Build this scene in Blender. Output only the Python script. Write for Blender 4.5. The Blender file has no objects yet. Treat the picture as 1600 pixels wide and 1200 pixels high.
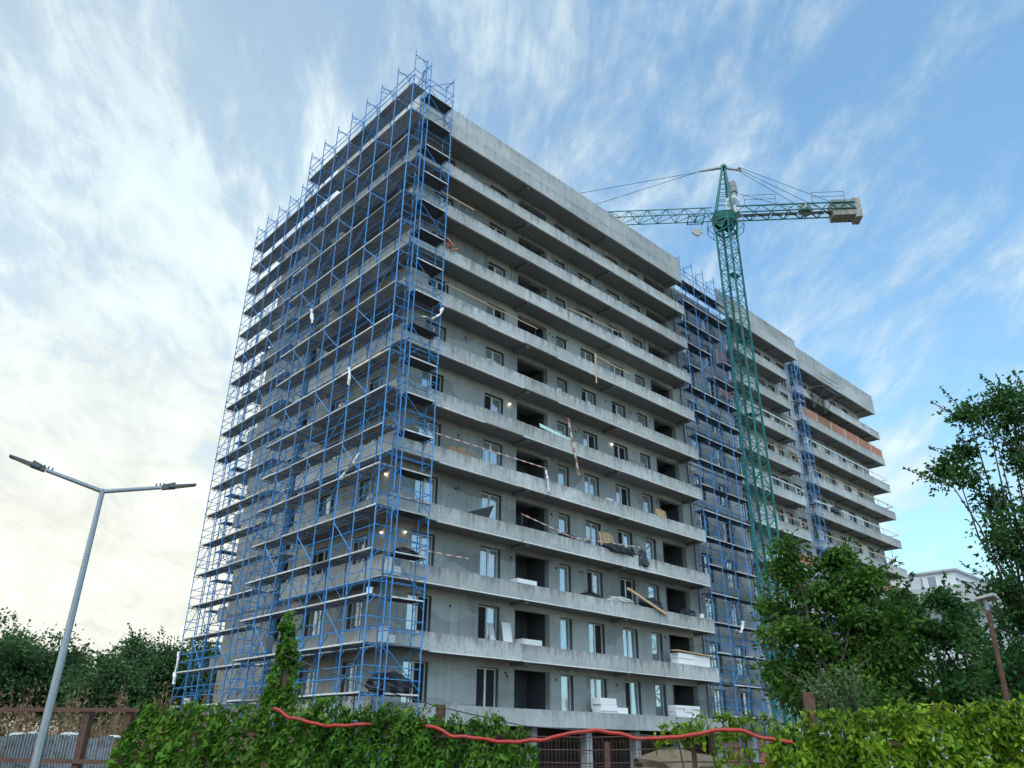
import bpy, math, random
import numpy as np
from mathutils import Vector, Matrix

R_ = math.radians
scene = bpy.context.scene
col = scene.collection
EYE = 1.65                                   # camera height; all z below are given relative to the eye

# ------------------------------------------------------------------ camera
cam_d = bpy.data.cameras.new('camera')
cam_d.sensor_width = 36.0
cam_d.lens = 36.0 * 1207.37 / 1600.0
cam_d.clip_start = 0.1
cam_d.clip_end = 3000
cam = bpy.data.objects.new('camera', cam_d)
col.objects.link(cam)
EX = Vector((0.72830606, 0.29796662, 0.61707874))
EY = Vector((-0.68516078, 0.30195387, 0.66285637))
EZ = Vector((0.01117976, -0.90556046, 0.42406987))
right = Vector((EX[0], EY[0], EZ[0]))
down = Vector((EX[1], EY[1], EZ[1]))
fwd = Vector((EX[2], EY[2], EZ[2]))
M = Matrix((right, -down, -fwd)).transposed().to_4x4()
M.translation = Vector((0, 0, EYE))
cam.matrix_world = M
scene.camera = cam

# ------------------------------------------------------------------ sky, fill lamp, exposure
FILL_AZ, FILL_EL = 213.0, 56.0                 # towards an added soft frontal fill that brightens the facades, degrees from +X / above the horizon
world = bpy.data.worlds.new('World')
scene.world = world
world.use_nodes = True
wt = world.node_tree
wn, wl = wt.nodes, wt.links
for n in list(wn):
    wn.remove(n)


def N(t, **kw):
    n = wn.new(t)
    for k, v in kw.items():
        setattr(n, k, v)
    return n


def wmath(op, a, b=None, c=None, clamp=False):
    n = wn.new('ShaderNodeMath'); n.operation = op; n.use_clamp = clamp
    for i, v in enumerate((a, b, c)):
        if v is None: continue
        if isinstance(v, (int, float)): n.inputs[i].default_value = v
        else: wl.new(v, n.inputs[i])
    return n.outputs[0]


def wsmooth(v, a, b):
    n = wn.new('ShaderNodeMapRange'); n.interpolation_type = 'SMOOTHSTEP'
    wl.new(v, n.inputs[0]); n.inputs[1].default_value = a; n.inputs[2].default_value = b
    return n.outputs[0]


sky = N('ShaderNodeTexSky', sky_type='NISHITA', sun_disc=False)
sky.sun_elevation = R_(FILL_EL)
sky.sun_rotation = R_(90.0 - FILL_AZ)
sky.altitude = 100
sky.air_density = 1.0
sky.dust_density = 0.8
sky.ozone_density = 0.6
tc = N('ShaderNodeTexCoord')
sep = N('ShaderNodeSeparateXYZ'); wl.new(tc.outputs['Generated'], sep.inputs[0])
dx, dy, dz = sep.outputs
zz = wmath('ADD', wmath('MAXIMUM', dz, 0.0), 0.30)
u = wmath('DIVIDE', dx, zz); v = wmath('DIVIDE', dy, zz)
ca, sa = math.cos(R_(50)), math.sin(R_(50))
al = wmath('ADD', wmath('MULTIPLY', u, ca), wmath('MULTIPLY', v, sa))
ac = wmath('SUBTRACT', wmath('MULTIPLY', v, ca), wmath('MULTIPLY', u, sa))


def sky_noise(sx, sy, scale, detail, rough, dist, off):
    cb = N('ShaderNodeCombineXYZ')
    wl.new(wmath('MULTIPLY', al, sx), cb.inputs[0]); wl.new(wmath('MULTIPLY', ac, sy), cb.inputs[1])
    cb.inputs[2].default_value = off
    n = N('ShaderNodeTexNoise'); n.inputs['Scale'].default_value = scale; n.inputs['Detail'].default_value = detail
    n.inputs['Roughness'].default_value = rough; n.inputs['Distortion'].default_value = dist
    wl.new(cb.outputs[0], n.inputs['Vector'])
    return n.outputs['Fac']


wispy = sky_noise(0.80, 2.2, 1.7, 6, 0.60, 2.4, 3.1)      # fibrous cirrus running away from the viewer
fine = sky_noise(1.5, 3.6, 3.6, 5, 0.68, 1.6, 9.2)
puff = sky_noise(1.5, 1.9, 4.0, 5, 0.62, 0.5, 7.7)
big = sky_noise(1.0, 1.2, 1.25, 2, 0.5, 0.3, 5.2)
cl = wmath('ADD', wmath('MULTIPLY', wispy, 0.45), wmath('ADD', wmath('MULTIPLY', fine, 0.17), wmath('ADD', wmath('MULTIPLY', puff, 0.24), wmath('MULTIPLY', big, 0.36))))
leftness = wmath('ADD', wmath('MULTIPLY', dx, -0.33), wmath('MULTIPLY', dy, 0.94))   # towards the bright, veiled side
leftv = wsmooth(leftness, 0.12, 0.78)
hz = wsmooth(dz, 0.52, 0.12)
glow_d = wmath('ADD', wmath('MULTIPLY', dx, 0.235), wmath('ADD', wmath('MULTIPLY', dy, 0.940), wmath('MULTIPLY', dz, 0.247)))
glow = wsmooth(glow_d, 0.80, 1.0)                            # bright patch of thin cloud low on the left
wis = wsmooth(cl, 0.53, 0.775)
cover = wmath('ADD', wmath('MULTIPLY', wis, 0.92), wmath('MULTIPLY', leftv, wmath('ADD', 0.70, wmath('MULTIPLY', hz, 0.25))), clamp=True)
cover = wmath('MAXIMUM', cover, wmath('MULTIPLY', hz, wmath('ADD', wmath('ADD', 0.18, wmath('MULTIPLY', wsmooth(puff, 0.42, 0.64), 0.75)), wmath('MULTIPLY', leftv, 0.6))), clamp=True)
cover = wmath('ADD', 0.10, wmath('MULTIPLY', cover, 0.86))
tone = wmath('ADD', wmath('ADD', 0.60, wmath('MULTIPLY', puff, 0.30)), wmath('ADD', wmath('MULTIPLY', glow, 0.14), wmath('MULTIPLY', wis, 0.20)))
cc = N('ShaderNodeMix', data_type='RGBA'); cc.blend_type = 'MIX'
wl.new(wmath('MULTIPLY', wmath('ADD', wmath('MULTIPLY', leftv, 0.75), wmath('MULTIPLY', glow, 0.5), clamp=True), wsmooth(dz, 0.62, 0.10)), cc.inputs['Factor'])
cc.inputs['A'].default_value = (0.79, 0.93, 0.985, 1)
cc.inputs['B'].default_value = (0.96, 0.945, 0.82, 1)
csc = N('ShaderNodeVectorMath', operation='SCALE'); wl.new(cc.outputs['Result'], csc.inputs[0])
CLOUD = 3.8
wl.new(wmath('MULTIPLY', tone, CLOUD), csc.inputs['Scale'])
tint = N('ShaderNodeVectorMath', operation='MULTIPLY'); wl.new(sky.outputs[0], tint.inputs[0]); tint.inputs[1].default_value = (0.72, 1.03, 1.04)
smx = N('ShaderNodeMix', data_type='RGBA')
wl.new(cover, smx.inputs['Factor']); wl.new(tint.outputs[0], smx.inputs['A']); wl.new(csc.outputs[0], smx.inputs['B'])
bg = N('ShaderNodeBackground'); bg.inputs['Strength'].default_value = 0.14
wl.new(smx.outputs['Result'], bg.inputs['Color'])
wo = N('ShaderNodeOutputWorld'); wl.new(bg.outputs[0], wo.inputs['Surface'])

front_fill_d = bpy.data.lights.new('front_fill', 'SUN')  # added broad fill lamp from behind the viewer, lifting both facades
front_fill_d.energy = 1.5
front_fill_d.angle = R_(50)
front_fill_d.color = (1.0, 0.98, 0.95)
front_fill = bpy.data.objects.new('front_fill', front_fill_d)
col.objects.link(front_fill)
sdir = Vector((math.cos(R_(FILL_EL)) * math.cos(R_(FILL_AZ)), math.cos(R_(FILL_EL)) * math.sin(R_(FILL_AZ)), math.sin(R_(FILL_EL))))
front_fill.rotation_euler = sdir.to_track_quat('Z', 'Y').to_euler()
front_fill.location = (0, 0, 60)

vs = scene.view_settings
vs.view_transform = 'Standard'
vs.look = 'None'
vs.exposure = 1.02
vs.gamma = 1.0
scene.cycles.max_bounces = 5
scene.cycles.diffuse_bounces = 2
scene.cycles.transparent_max_bounces = 5
scene.cycles.caustics_reflective = False
scene.cycles.caustics_refractive = False
scene.cycles.use_denoising = True
scene.cycles.use_adaptive_sampling = True
scene.cycles.adaptive_threshold = 0.03
scene.cycles.adaptive_min_samples = 10

# ------------------------------------------------------------------ materials
MAT = {}


def material(name, base, rough=0.8, metal=0.0, var=0.0, rand=0.0, nscale=3.0, bump=0.0, streaks=0.0, coord='Object', spec=0.4, dark=None,
             blotch=0.0, ior=1.45, stretch=(1, 1, 1), patch=0.0, courses=0.0, drip=0.0, row=(0.62, 0.26)):
    """procedural surface: base colour, broad tone variation, optional vertical stains, per-object tone and fine relief"""
    m = bpy.data.materials.new(name); m.use_nodes = True
    nt = m.node_tree; b = nt.nodes['Principled BSDF']
    b.inputs['Roughness'].default_value = rough
    b.inputs['Metallic'].default_value = metal
    b.inputs['Specular IOR Level'].default_value = spec
    b.inputs['IOR'].default_value = ior
    L = nt.links

    def mth(op, a, c, clamp=False):
        n = nt.nodes.new('ShaderNodeMath'); n.operation = op; n.use_clamp = clamp
        for i, x in enumerate((a, c)):
            if isinstance(x, (int, float)): n.inputs[i].default_value = x
            else: L.new(x, n.inputs[i])
        return n.outputs[0]
    geo = nt.nodes.new('ShaderNodeNewGeometry')
    pos = geo.outputs['Position']

    def noise(scale, detail=5, rough_=0.6, st=(1, 1, 1)):
        mp = nt.nodes.new('ShaderNodeMapping'); mp.inputs['Scale'].default_value = st
        L.new(pos, mp.inputs['Vector'])
        n = nt.nodes.new('ShaderNodeTexNoise'); n.inputs['Scale'].default_value = scale
        n.inputs['Detail'].default_value = detail; n.inputs['Roughness'].default_value = rough_
        L.new(mp.outputs[0], n.inputs['Vector'])
        return n.outputs['Fac']
    fac = 1.0
    if var:
        a = noise(nscale, 4, 0.68, stretch)
        fac = mth('ADD', 1.0 - var, mth('MULTIPLY', a, 2 * var))
    if blotch:
        a = noise(nscale * 0.17, 1, 0.5)
        fac = mth('MULTIPLY', fac, mth('ADD', 1.0 - blotch, mth('MULTIPLY', a, 2 * blotch)))
    if streaks:
        a = noise(1.0, 2, 0.6, (5.5, 5.5, 0.28))
        mr = nt.nodes.new('ShaderNodeMapRange'); L.new(a, mr.inputs[0])
        mr.inputs[1].default_value = 0.50; mr.inputs[2].default_value = 0.72
        fac = mth('MULTIPLY', fac, mth('SUBTRACT', 1.0, mth('MULTIPLY', mr.outputs[0], streaks)))
    if drip:                                                             # dirt washed down from the top edge
        tcn = nt.nodes.new('ShaderNodeTexCoord'); sz_ = nt.nodes.new('ShaderNodeSeparateXYZ'); L.new(tcn.outputs['Generated'], sz_.inputs[0])
        a = noise(1.0, 3, 0.62, (3.3, 3.3, 0.5))
        mr = nt.nodes.new('ShaderNodeMapRange'); mr.interpolation_type = 'SMOOTHSTEP'
        L.new(mth('ADD', sz_.outputs[2], mth('MULTIPLY', mth('SUBTRACT', a, 0.5), 3.0)), mr.inputs[0]); mr.inputs[1].default_value = 0.45; mr.inputs[2].default_value = 1.25
        fac = mth('MULTIPLY', fac, mth('SUBTRACT', 1.0, mth('MULTIPLY', mr.outputs[0], drip)))
    if patch:                                                            # plaster patches and lifts of different age
        vo = nt.nodes.new('ShaderNodeTexVoronoi'); vo.feature = 'F1'; vo.inputs['Scale'].default_value = 0.55
        mp = nt.nodes.new('ShaderNodeMapping'); mp.inputs['Scale'].default_value = (0.55, 0.55, 1.5)
        wp = nt.nodes.new('ShaderNodeVectorMath'); wp.operation = 'MULTIPLY_ADD'
        nz_ = nt.nodes.new('ShaderNodeTexNoise'); nz_.inputs['Scale'].default_value = 1.4; nz_.inputs['Detail'].default_value = 1
        L.new(pos, nz_.inputs['Vector']); L.new(nz_.outputs['Color'], wp.inputs[0]); wp.inputs[1].default_value = (1.2, 1.2, 0.8); L.new(pos, wp.inputs[2])
        L.new(wp.outputs[0], mp.inputs['Vector']); L.new(mp.outputs[0], vo.inputs['Vector'])
        sp = nt.nodes.new('ShaderNodeSeparateColor'); L.new(vo.outputs['Color'], sp.inputs[0])
        fac = mth('MULTIPLY', fac, mth('ADD', 1.0 - patch, mth('MULTIPLY', sp.outputs[0], 2 * patch)))
    if courses:                                                          # faint masonry joints
        sp = nt.nodes.new('ShaderNodeSeparateXYZ'); L.new(pos, sp.inputs[0])
        cb = nt.nodes.new('ShaderNodeCombineXYZ'); L.new(mth('ADD', sp.outputs[0], sp.outputs[1]), cb.inputs[0]); L.new(sp.outputs[2], cb.inputs[1])
        bt = nt.nodes.new('ShaderNodeTexBrick'); bt.inputs['Scale'].default_value = 1.0; bt.inputs['Brick Width'].default_value = row[0]; bt.inputs['Row Height'].default_value = row[1]
        bt.inputs['Mortar Size'].default_value = 0.014; bt.inputs['Color1'].default_value = (1, 1, 1, 1); bt.inputs['Color2'].default_value = (0.82, 0.82, 0.82, 1); bt.inputs['Mortar'].default_value = (0.55, 0.55, 0.55, 1)
        L.new(cb.outputs[0], bt.inputs['Vector'])
        sp2 = nt.nodes.new('ShaderNodeSeparateColor'); L.new(bt.outputs['Color'], sp2.inputs[0])
        fac = mth('MULTIPLY', fac, mth('ADD', 1.0 - courses, mth('MULTIPLY', sp2.outputs[0], courses)))
    if rand:
        oi = nt.nodes.new('ShaderNodeObjectInfo')
        fac = mth('MULTIPLY', fac, mth('ADD', 1.0 - rand, mth('MULTIPLY', oi.outputs['Random'], 2 * rand)))
    if isinstance(fac, float):
        b.inputs['Base Color'].default_value = (*base, 1)
    else:
        rgb = nt.nodes.new('ShaderNodeVectorMath'); rgb.operation = 'SCALE'
        rgb.inputs[0].default_value = base
        L.new(fac, rgb.inputs['Scale'])
        out = rgb.outputs[0]
        if dark is not None:
            a = noise(nscale * 2.3, 3, 0.7)
            mr = nt.nodes.new('ShaderNodeMapRange'); L.new(a, mr.inputs[0])
            mr.inputs[1].default_value = 0.52; mr.inputs[2].default_value = 0.66
            mx = nt.nodes.new('ShaderNodeMix'); mx.data_type = 'RGBA'
            L.new(mr.outputs[0], mx.inputs['Factor']); L.new(out, mx.inputs['A']); mx.inputs['B'].default_value = (*dark, 1)
            out = mx.outputs['Result']
        L.new(out, b.inputs['Base Color'])
    if bump:
        bp = nt.nodes.new('ShaderNodeBump'); bp.inputs['Strength'].default_value = bump
        bp.inputs['Distance'].default_value = 0.02
        L.new(noise(nscale * 9, 3, 0.7), bp.inputs['Height'])
        L.new(bp.outputs[0], b.inputs['Normal'])
    MAT[name] = m
    return m


def leaf_material(name, c1, c2, trans=0.35, c3=None):
    m = bpy.data.materials.new(name); m.use_nodes = True
    nt = m.node_tree; L = nt.links
    b = nt.nodes['Principled BSDF']
    b.inputs['Roughness'].default_value = 0.62
    b.inputs['Specular IOR Level'].default_value = 0.16
    geo = nt.nodes.new('ShaderNodeNewGeometry')
    rp = nt.nodes.new('ShaderNodeValToRGB')
    e = rp.color_ramp.elements
    e[0].position = 0.0; e[0].color = (*c1, 1)
    e[1].position = 0.90 if c3 else 1.0; e[1].color = (*c2, 1)
    if c3:
        x = e.new(0.975); x.color = (*c3, 1)
    nz = nt.nodes.new('ShaderNodeTexNoise'); nz.inputs['Scale'].default_value = 1.3; nz.inputs['Detail'].default_value = 2
    L.new(geo.outputs['Position'], nz.inputs['Vector'])
    ad = nt.nodes.new('ShaderNodeMath'); ad.operation = 'MULTIPLY_ADD'
    L.new(geo.outputs['Random Per Island'], ad.inputs[0]); ad.inputs[1].default_value = 0.68
    sb = nt.nodes.new('ShaderNodeMath'); sb.operation = 'MULTIPLY_ADD'; L.new(nz.outputs['Fac'], sb.inputs[0])
    sb.inputs[1].default_value = 1.0; sb.inputs[2].default_value = -0.34
    L.new(sb.outputs[0], ad.inputs[2])
    L.new(ad.outputs[0], rp.inputs[0])
    L.new(rp.outputs[0], b.inputs['Base Color'])
    tr = nt.nodes.new('ShaderNodeBsdfTranslucent')
    L.new(rp.outputs[0], tr.inputs['Color'])
    mx = nt.nodes.new('ShaderNodeMixShader'); mx.inputs[0].default_value = trans
    L.new(b.outputs[0], mx.inputs[1]); L.new(tr.outputs[0], mx.inputs[2])
    L.new(mx.outputs[0], nt.nodes['Material Output'].inputs['Surface'])
    MAT[name] = m
    return m


material('concrete', (0.46, 0.475, 0.475), 0.85, var=0.22, rand=0.14, nscale=3.2, streaks=0.22, dark=(0.33, 0.345, 0.35), blotch=0.25, patch=0.10, drip=0.45)
material('concrete_clean', (0.40, 0.42, 0.43), 0.85, var=0.14, rand=0.10, nscale=2.2, streaks=0.14, blotch=0.22, patch=0.12, drip=0.22)
material('concrete_soffit', (0.20, 0.215, 0.235), 0.9, var=0.08, rand=0.10, nscale=1.0, blotch=0.2)  # concrete darkened: shade under the slabs is put into the colour
material('concrete_pale', (0.50, 0.51, 0.50), 0.85, var=0.16, rand=0.12, nscale=2.4, streaks=0.16, blotch=0.2, patch=0.08, drip=0.3)
material('lip', (0.78, 0.79, 0.79), 0.6, var=0.1, rand=0.16, nscale=4)
material('plaster', (0.385, 0.392, 0.388), 0.92, var=0.14, rand=0.12, nscale=2.2, blotch=0.30, streaks=0.16, patch=0.24, courses=0.18)
material('raw_wall', (0.33, 0.33, 0.32), 0.95, var=0.22, rand=0.08, nscale=2.4, streaks=0.5, dark=(0.20, 0.20, 0.195), blotch=0.22, patch=0.15, courses=0.45)
material('beige_wall', (0.44, 0.42, 0.385), 0.92, var=0.10, rand=0.06, nscale=1.2, blotch=0.2, streaks=0.2, patch=0.12, courses=0.12)
material('loggia', (0.085, 0.09, 0.097), 0.95, var=0.12, nscale=1.2, blotch=0.1)  # plaster grey darkened to carry the shade of the recess in its colour
material('void', (0.03, 0.03, 0.033), 0.95)  # near-black; holds the darkness of the undercroft and open sashes in its colour
material('frame_white', (0.74, 0.75, 0.76), 0.4, var=0.04, rand=0.05, nscale=5)
material('frame_grey', (0.10, 0.11, 0.12), 0.5, var=0.05, nscale=5)
material('glass', (0.50, 0.56, 0.61), 0.03, metal=0.55, spec=1.0, ior=1.8)
material('blue_steel', (0.040, 0.235, 0.570), 0.48, var=0.30, rand=0.22, nscale=2.6, dark=(0.12, 0.22, 0.33), spec=0.5)
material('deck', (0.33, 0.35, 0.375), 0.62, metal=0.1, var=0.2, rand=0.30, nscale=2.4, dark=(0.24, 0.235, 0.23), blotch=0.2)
material('deck_shaded', (0.075, 0.085, 0.105), 0.6, var=0.2, rand=0.3, nscale=2.4)  # darker copy of deck with the shade on the undersides painted in
material('deck_edge', (0.58, 0.60, 0.61), 0.6, var=0.2, rand=0.25, nscale=1.7, dark=(0.36, 0.34, 0.31))
material('crane_green', (0.008, 0.140, 0.135), 0.5, var=0.25, rand=0.10, nscale=3.0, dark=(0.04, 0.115, 0.11), spec=0.4, blotch=0.18)
material('counterweight', (0.29, 0.28, 0.25), 0.9, var=0.2, rand=0.16, nscale=2.5, streaks=0.4, dark=(0.17, 0.17, 0.155))
material('cable', (0.05, 0.055, 0.06), 0.5, metal=0.4)
material('grey_machine', (0.30, 0.32, 0.34), 0.5, var=0.1, nscale=4)
material('galvanised', (0.30, 0.335, 0.37), 0.42, metal=0.5, var=0.16, nscale=3.0, spec=0.5, blotch=0.15)
material('lamp_body', (0.10, 0.11, 0.13), 0.5, metal=0.3, var=0.08, nscale=6)
material('lamp_lens', (0.42, 0.42, 0.40), 0.25, var=0.05, nscale=6)
material('rust', (0.105, 0.055, 0.042), 0.9, var=0.3, rand=0.1, nscale=7, bump=0.4, dark=(0.06, 0.04, 0.035))
material('brick', (0.46, 0.205, 0.14), 0.9, var=0.2, rand=0.12, nscale=5, blotch=0.2, courses=0.4, row=(0.30, 0.099))
material('mortar', (0.42, 0.41, 0.39), 0.95, var=0.1, nscale=5)
material('red_pipe', (0.34, 0.034, 0.030), 0.5, var=0.3, nscale=5, spec=0.3, dark=(0.24, 0.06, 0.05))
material('foam', (0.82, 0.82, 0.82), 0.75, var=0.04, rand=0.08, nscale=6)
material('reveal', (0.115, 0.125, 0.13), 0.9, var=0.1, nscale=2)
material('black_plastic', (0.012, 0.013, 0.018), 0.28, var=0.2, nscale=4, spec=0.6)
material('white_plastic', (0.76, 0.77, 0.78), 0.45, var=0.06, rand=0.06, nscale=7)
material('wood', (0.50, 0.36, 0.22), 0.8, var=0.2, rand=0.18, nscale=5, stretch=(1, 1, 1))
material('cardboard', (0.36, 0.22, 0.13), 0.9, var=0.12, rand=0.1, nscale=6)
material('mint_board', (0.42, 0.62, 0.55), 0.8, var=0.05, nscale=4)
material('bark', (0.085, 0.07, 0.055), 0.95, var=0.25, nscale=9, stretch=(1, 1, 0.3))
material('pale_render', (0.58, 0.60, 0.61), 0.9, var=0.05, nscale=0.6, blotch=0.06)
material('grey_render', (0.40, 0.42, 0.44), 0.9, var=0.04, nscale=0.6, blotch=0.05)
material('sheet_metal', (0.26, 0.285, 0.315), 0.55, metal=0.35, var=0.25, rand=0.2, nscale=3, dark=(0.16, 0.14, 0.12))
material('earth', (0.16, 0.125, 0.085), 0.95, var=0.3, nscale=0.9, bump=0.4, dark=(0.07, 0.085, 0.04), blotch=0.3)
material('dry_weed', (0.25, 0.17, 0.10), 0.9, var=0.25, nscale=3)
leaf_material('leaf_tree', (0.015, 0.062, 0.014), (0.098, 0.215, 0.030), 0.40, (0.26, 0.25, 0.05))
leaf_material('leaf_dark', (0.014, 0.062, 0.022), (0.070, 0.180, 0.042), 0.40)
leaf_material('leaf_wood', (0.026, 0.080, 0.038), (0.105, 0.205, 0.070), 0.38)
leaf_material('leaf_vine', (0.016, 0.070, 0.012), (0.130, 0.285, 0.030), 0.38, (0.36, 0.27, 0.07))
leaf_material('leaf_vine_bright', (0.036, 0.120, 0.010), (0.280, 0.430, 0.035), 0.42, (0.50, 0.34, 0.11))
leaf_material('leaf_grey', (0.035, 0.085, 0.035), (0.150, 0.220, 0.090), 0.35)


def striped(name, c1, c2, period, axis):
    m = bpy.data.materials.new(name); m.use_nodes = True
    nt = m.node_tree; L = nt.links; b = nt.nodes['Principled BSDF']; b.inputs['Roughness'].default_value = 0.6
    tcn = nt.nodes.new('ShaderNodeTexCoord'); sp = nt.nodes.new('ShaderNodeSeparateXYZ')
    L.new(tcn.outputs['Object'], sp.inputs[0])
    a = nt.nodes.new('ShaderNodeMath'); a.operation = 'MULTIPLY'; L.new(sp.outputs[axis], a.inputs[0]); a.inputs[1].default_value = 1.0 / period
    f = nt.nodes.new('ShaderNodeMath'); f.operation = 'FRACT'; L.new(a.outputs[0], f.inputs[0])
    g = nt.nodes.new('ShaderNodeMath'); g.operation = 'GREATER_THAN'; L.new(f.outputs[0], g.inputs[0]); g.inputs[1].default_value = 0.5
    mx = nt.nodes.new('ShaderNodeMix'); mx.data_type = 'RGBA'; L.new(g.outputs[0], mx.inputs['Factor'])
    mx.inputs['A'].default_value = (*c1, 1); mx.inputs['B'].default_value = (*c2, 1)
    L.new(mx.outputs['Result'], b.inputs['Base Color'])
    MAT[name] = m


striped('warning_stripe', (0.40, 0.16, 0.13), (0.58, 0.54, 0.51), 0.62, 0)
mb_ = bpy.data.materials.new('bulb'); mb_.use_nodes = True
pb = mb_.node_tree.nodes['Principled BSDF']
pb.inputs['Base Color'].default_value = (1, 0.9, 0.7, 1)
pb.inputs['Emission Color'].default_value = (1.0, 0.80, 0.48, 1)
pb.inputs['Emission Strength'].default_value = 5.0
MAT['bulb'] = mb_

# ------------------------------------------------------------------ mesh helpers
WL = {}                                       # world location of every object made here


class MB:
    def __init__(s):
        s.v = []; s.f = []

    def box(s, x0, x1, y0, y1, z0, z1):
        if x1 < x0: x0, x1 = x1, x0
        if y1 < y0: y0, y1 = y1, y0
        if z1 < z0: z0, z1 = z1, z0
        n = len(s.v)
        s.v += [(x0, y0, z0), (x1, y0, z0), (x1, y1, z0), (x0, y1, z0), (x0, y0, z1), (x1, y0, z1), (x1, y1, z1), (x0, y1, z1)]
        s.f += [(n, n + 3, n + 2, n + 1), (n + 4, n + 5, n + 6, n + 7), (n, n + 1, n + 5, n + 4), (n + 1, n + 2, n + 6, n + 5),
                (n + 2, n + 3, n + 7, n + 6), (n + 3, n, n + 4, n + 7)]
        return s

    def tube(s, p0, p1, r0, r1=None, k=6, cap=True):
        r1 = r0 if r1 is None else r1
        p0 = Vector(p0); p1 = Vector(p1); d = p1 - p0
        if d.length < 1e-6: return s
        d.normalize()
        a = d.cross(Vector((0, 0, 1)))
        if a.length < 1e-3: a = Vector((1, 0, 0))
        a.normalize(); b = d.cross(a)
        n = len(s.v)
        for p, r in ((p0, r0), (p1, r1)):
            for i in range(k):
                t = 2 * math.pi * i / k + math.pi / k
                s.v.append(tuple(p + a * (r * math.cos(t)) + b * (r * math.sin(t))))
        for i in range(k):
            j = (i + 1) % k
            s.f.append((n + i, n + j, n + k + j, n + k + i))
        if cap:
            s.f.append(tuple(n + i for i in reversed(range(k)))); s.f.append(tuple(n + k + i for i in range(k)))
        return s

    def path(s, pts, r, k=6):
        pts = [Vector(p) for p in pts]; n0 = len(s.v); m = len(pts)
        for i, p in enumerate(pts):
            d = (pts[min(i + 1, m - 1)] - pts[max(i - 1, 0)]).normalized()
            a = d.cross(Vector((0, 0, 1)))
            if a.length < 1e-3: a = Vector((1, 0, 0))
            a.normalize(); b = d.cross(a)
            rr = r[i] if isinstance(r, (list, tuple)) else r
            for q in range(k):
                t = 2 * math.pi * q / k
                s.v.append(tuple(p + a * (rr * math.cos(t)) + b * (rr * math.sin(t))))
        for i in range(m - 1):
            for q in range(k):
                j = (q + 1) % k
                s.f.append((n0 + i * k + q, n0 + i * k + j, n0 + (i + 1) * k + j, n0 + (i + 1) * k + q))
        return s

    def poly(s, pts):
        n = len(s.v); s.v += [tuple(p) for p in pts]; s.f.append(tuple(range(n, n + len(pts)))); return s

    def hexa(s, pts):                         # eight corners, bottom four then top four
        n = len(s.v); s.v += [tuple(p) for p in pts]
        s.f += [(n, n + 3, n + 2, n + 1), (n + 4, n + 5, n + 6, n + 7), (n, n + 1, n + 5, n + 4), (n + 1, n + 2, n + 6, n + 5),
                (n + 2, n + 3, n + 7, n + 6), (n + 3, n, n + 4, n + 7)]
        return s

    def mesh(s, name, mat, smooth=False):
        me = bpy.data.meshes.new(name)
        me.from_pydata(s.v, [], s.f)
        me.materials.append(MAT[mat] if isinstance(mat, str) else mat)
        if smooth:
            me.polygons.foreach_set('use_smooth', [True] * len(me.polygons))
        me.update()
        return me


def wloc(o):
    return WL[o.name] if o is not None else Vector((0, 0, 0))


def put(name, me, parent=None, loc=(0, 0, 0), rot=None):
    """link mesh data as one object; loc is in the scene's coordinates relative to the eye height"""
    o = bpy.data.objects.new(name, me)
    col.objects.link(o)
    w = Vector(loc) + Vector((0, 0, EYE))
    if parent is not None:
        o.parent = parent
        o.location = w - wloc(parent)
    else:
        o.location = w
    WL[o.name] = w
    if rot is not None: o.rotation_euler = rot
    return o


def part(name, mb, mat, parent, smooth=False):
    """a one-off part: its mesh is recentred on its own bounding box so that the object sits where it stands"""
    a = np.array(mb.v, float); c = (a.min(0) + a.max(0)) / 2
    mb.v = [tuple(p) for p in (a - c)]
    return put(name, mb.mesh(name, mat, smooth), parent, tuple(c))


def tag(o, label, cat, group=None):
    o['label'] = label; o['category'] = cat
    if group: o['group'] = group
    return o


def thing(name, label, cat, loc, group=None):
    o = bpy.data.objects.new(name, None); col.objects.link(o)
    o.empty_display_size = 0.3
    w = Vector(loc) + Vector((0, 0, EYE)); o.location = w; WL[o.name] = w
    return tag(o, label, cat, group)


def structure(name, mb, mat):
    o = part(name, mb, mat, None); o['kind'] = 'structure'; return o


rng = random.Random(7)
GND = -EYE

# ------------------------------------------------------------------ ground
gm = MB()
gv = []
gn = 60
xs = np.concatenate([np.linspace(-1500, -60, 8), np.linspace(-40, 120, 60), np.linspace(160, 1500, 8)])
ys = np.concatenate([np.linspace(-1500, -60, 8), np.linspace(-40, 120, 60), np.linspace(160, 1500, 8)])
nr = np.random.RandomState(3)
for j, y in enumerate(ys):
    for i, x in enumerate(xs):
        gv.append((x, y, GND + (nr.rand() - 0.5) * (0.12 if -40 <= x <= 120 and -40 <= y <= 120 else 0)))
gm.v = gv
W_ = len(xs)
for j in range(len(ys) - 1):
    for i in range(W_ - 1):
        n = j * W_ + i
        gm.f.append((n, n + 1, n + W_ + 1, n + W_))
structure('ground', gm, 'earth')

# ------------------------------------------------------------------ the apartment block
FH = 3.0
b_ = lambda k: 0.86 + FH * k                 # underside of balcony band k (k = 0 is the plinth, 11 the roof)
YF, YW = 29.35, 30.65                        # front block: balcony edge, wall
XC, XW = 19.57, 20.87                        # left side: balcony edge, wall
X1 = 45.75                                   # right end of the front block's balconies
WT = 0.35
bld = thing('apartment_building', 'long unfinished grey concrete apartment block with balcony bands on every floor', 'building', (45, 36, GND))


class Fac:
    """a facade frame: u runs along the wall, d goes into the building"""
    def __init__(s, kind, base): s.kind, s.base = kind, base

    def P(s, u, d, z):
        return (u, s.base + d, z) if s.kind == 'R' else (s.base + d, u, z)

    def box(s, mb, u0, u1, d0, d1, z0, z1):
        if s.kind == 'R': mb.box(u0, u1, s.base + d0, s.base + d1, z0, z1)
        else: mb.box(s.base + d0, s.base + d1, u0, u1, z0, z1)


WIN = {}


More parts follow.
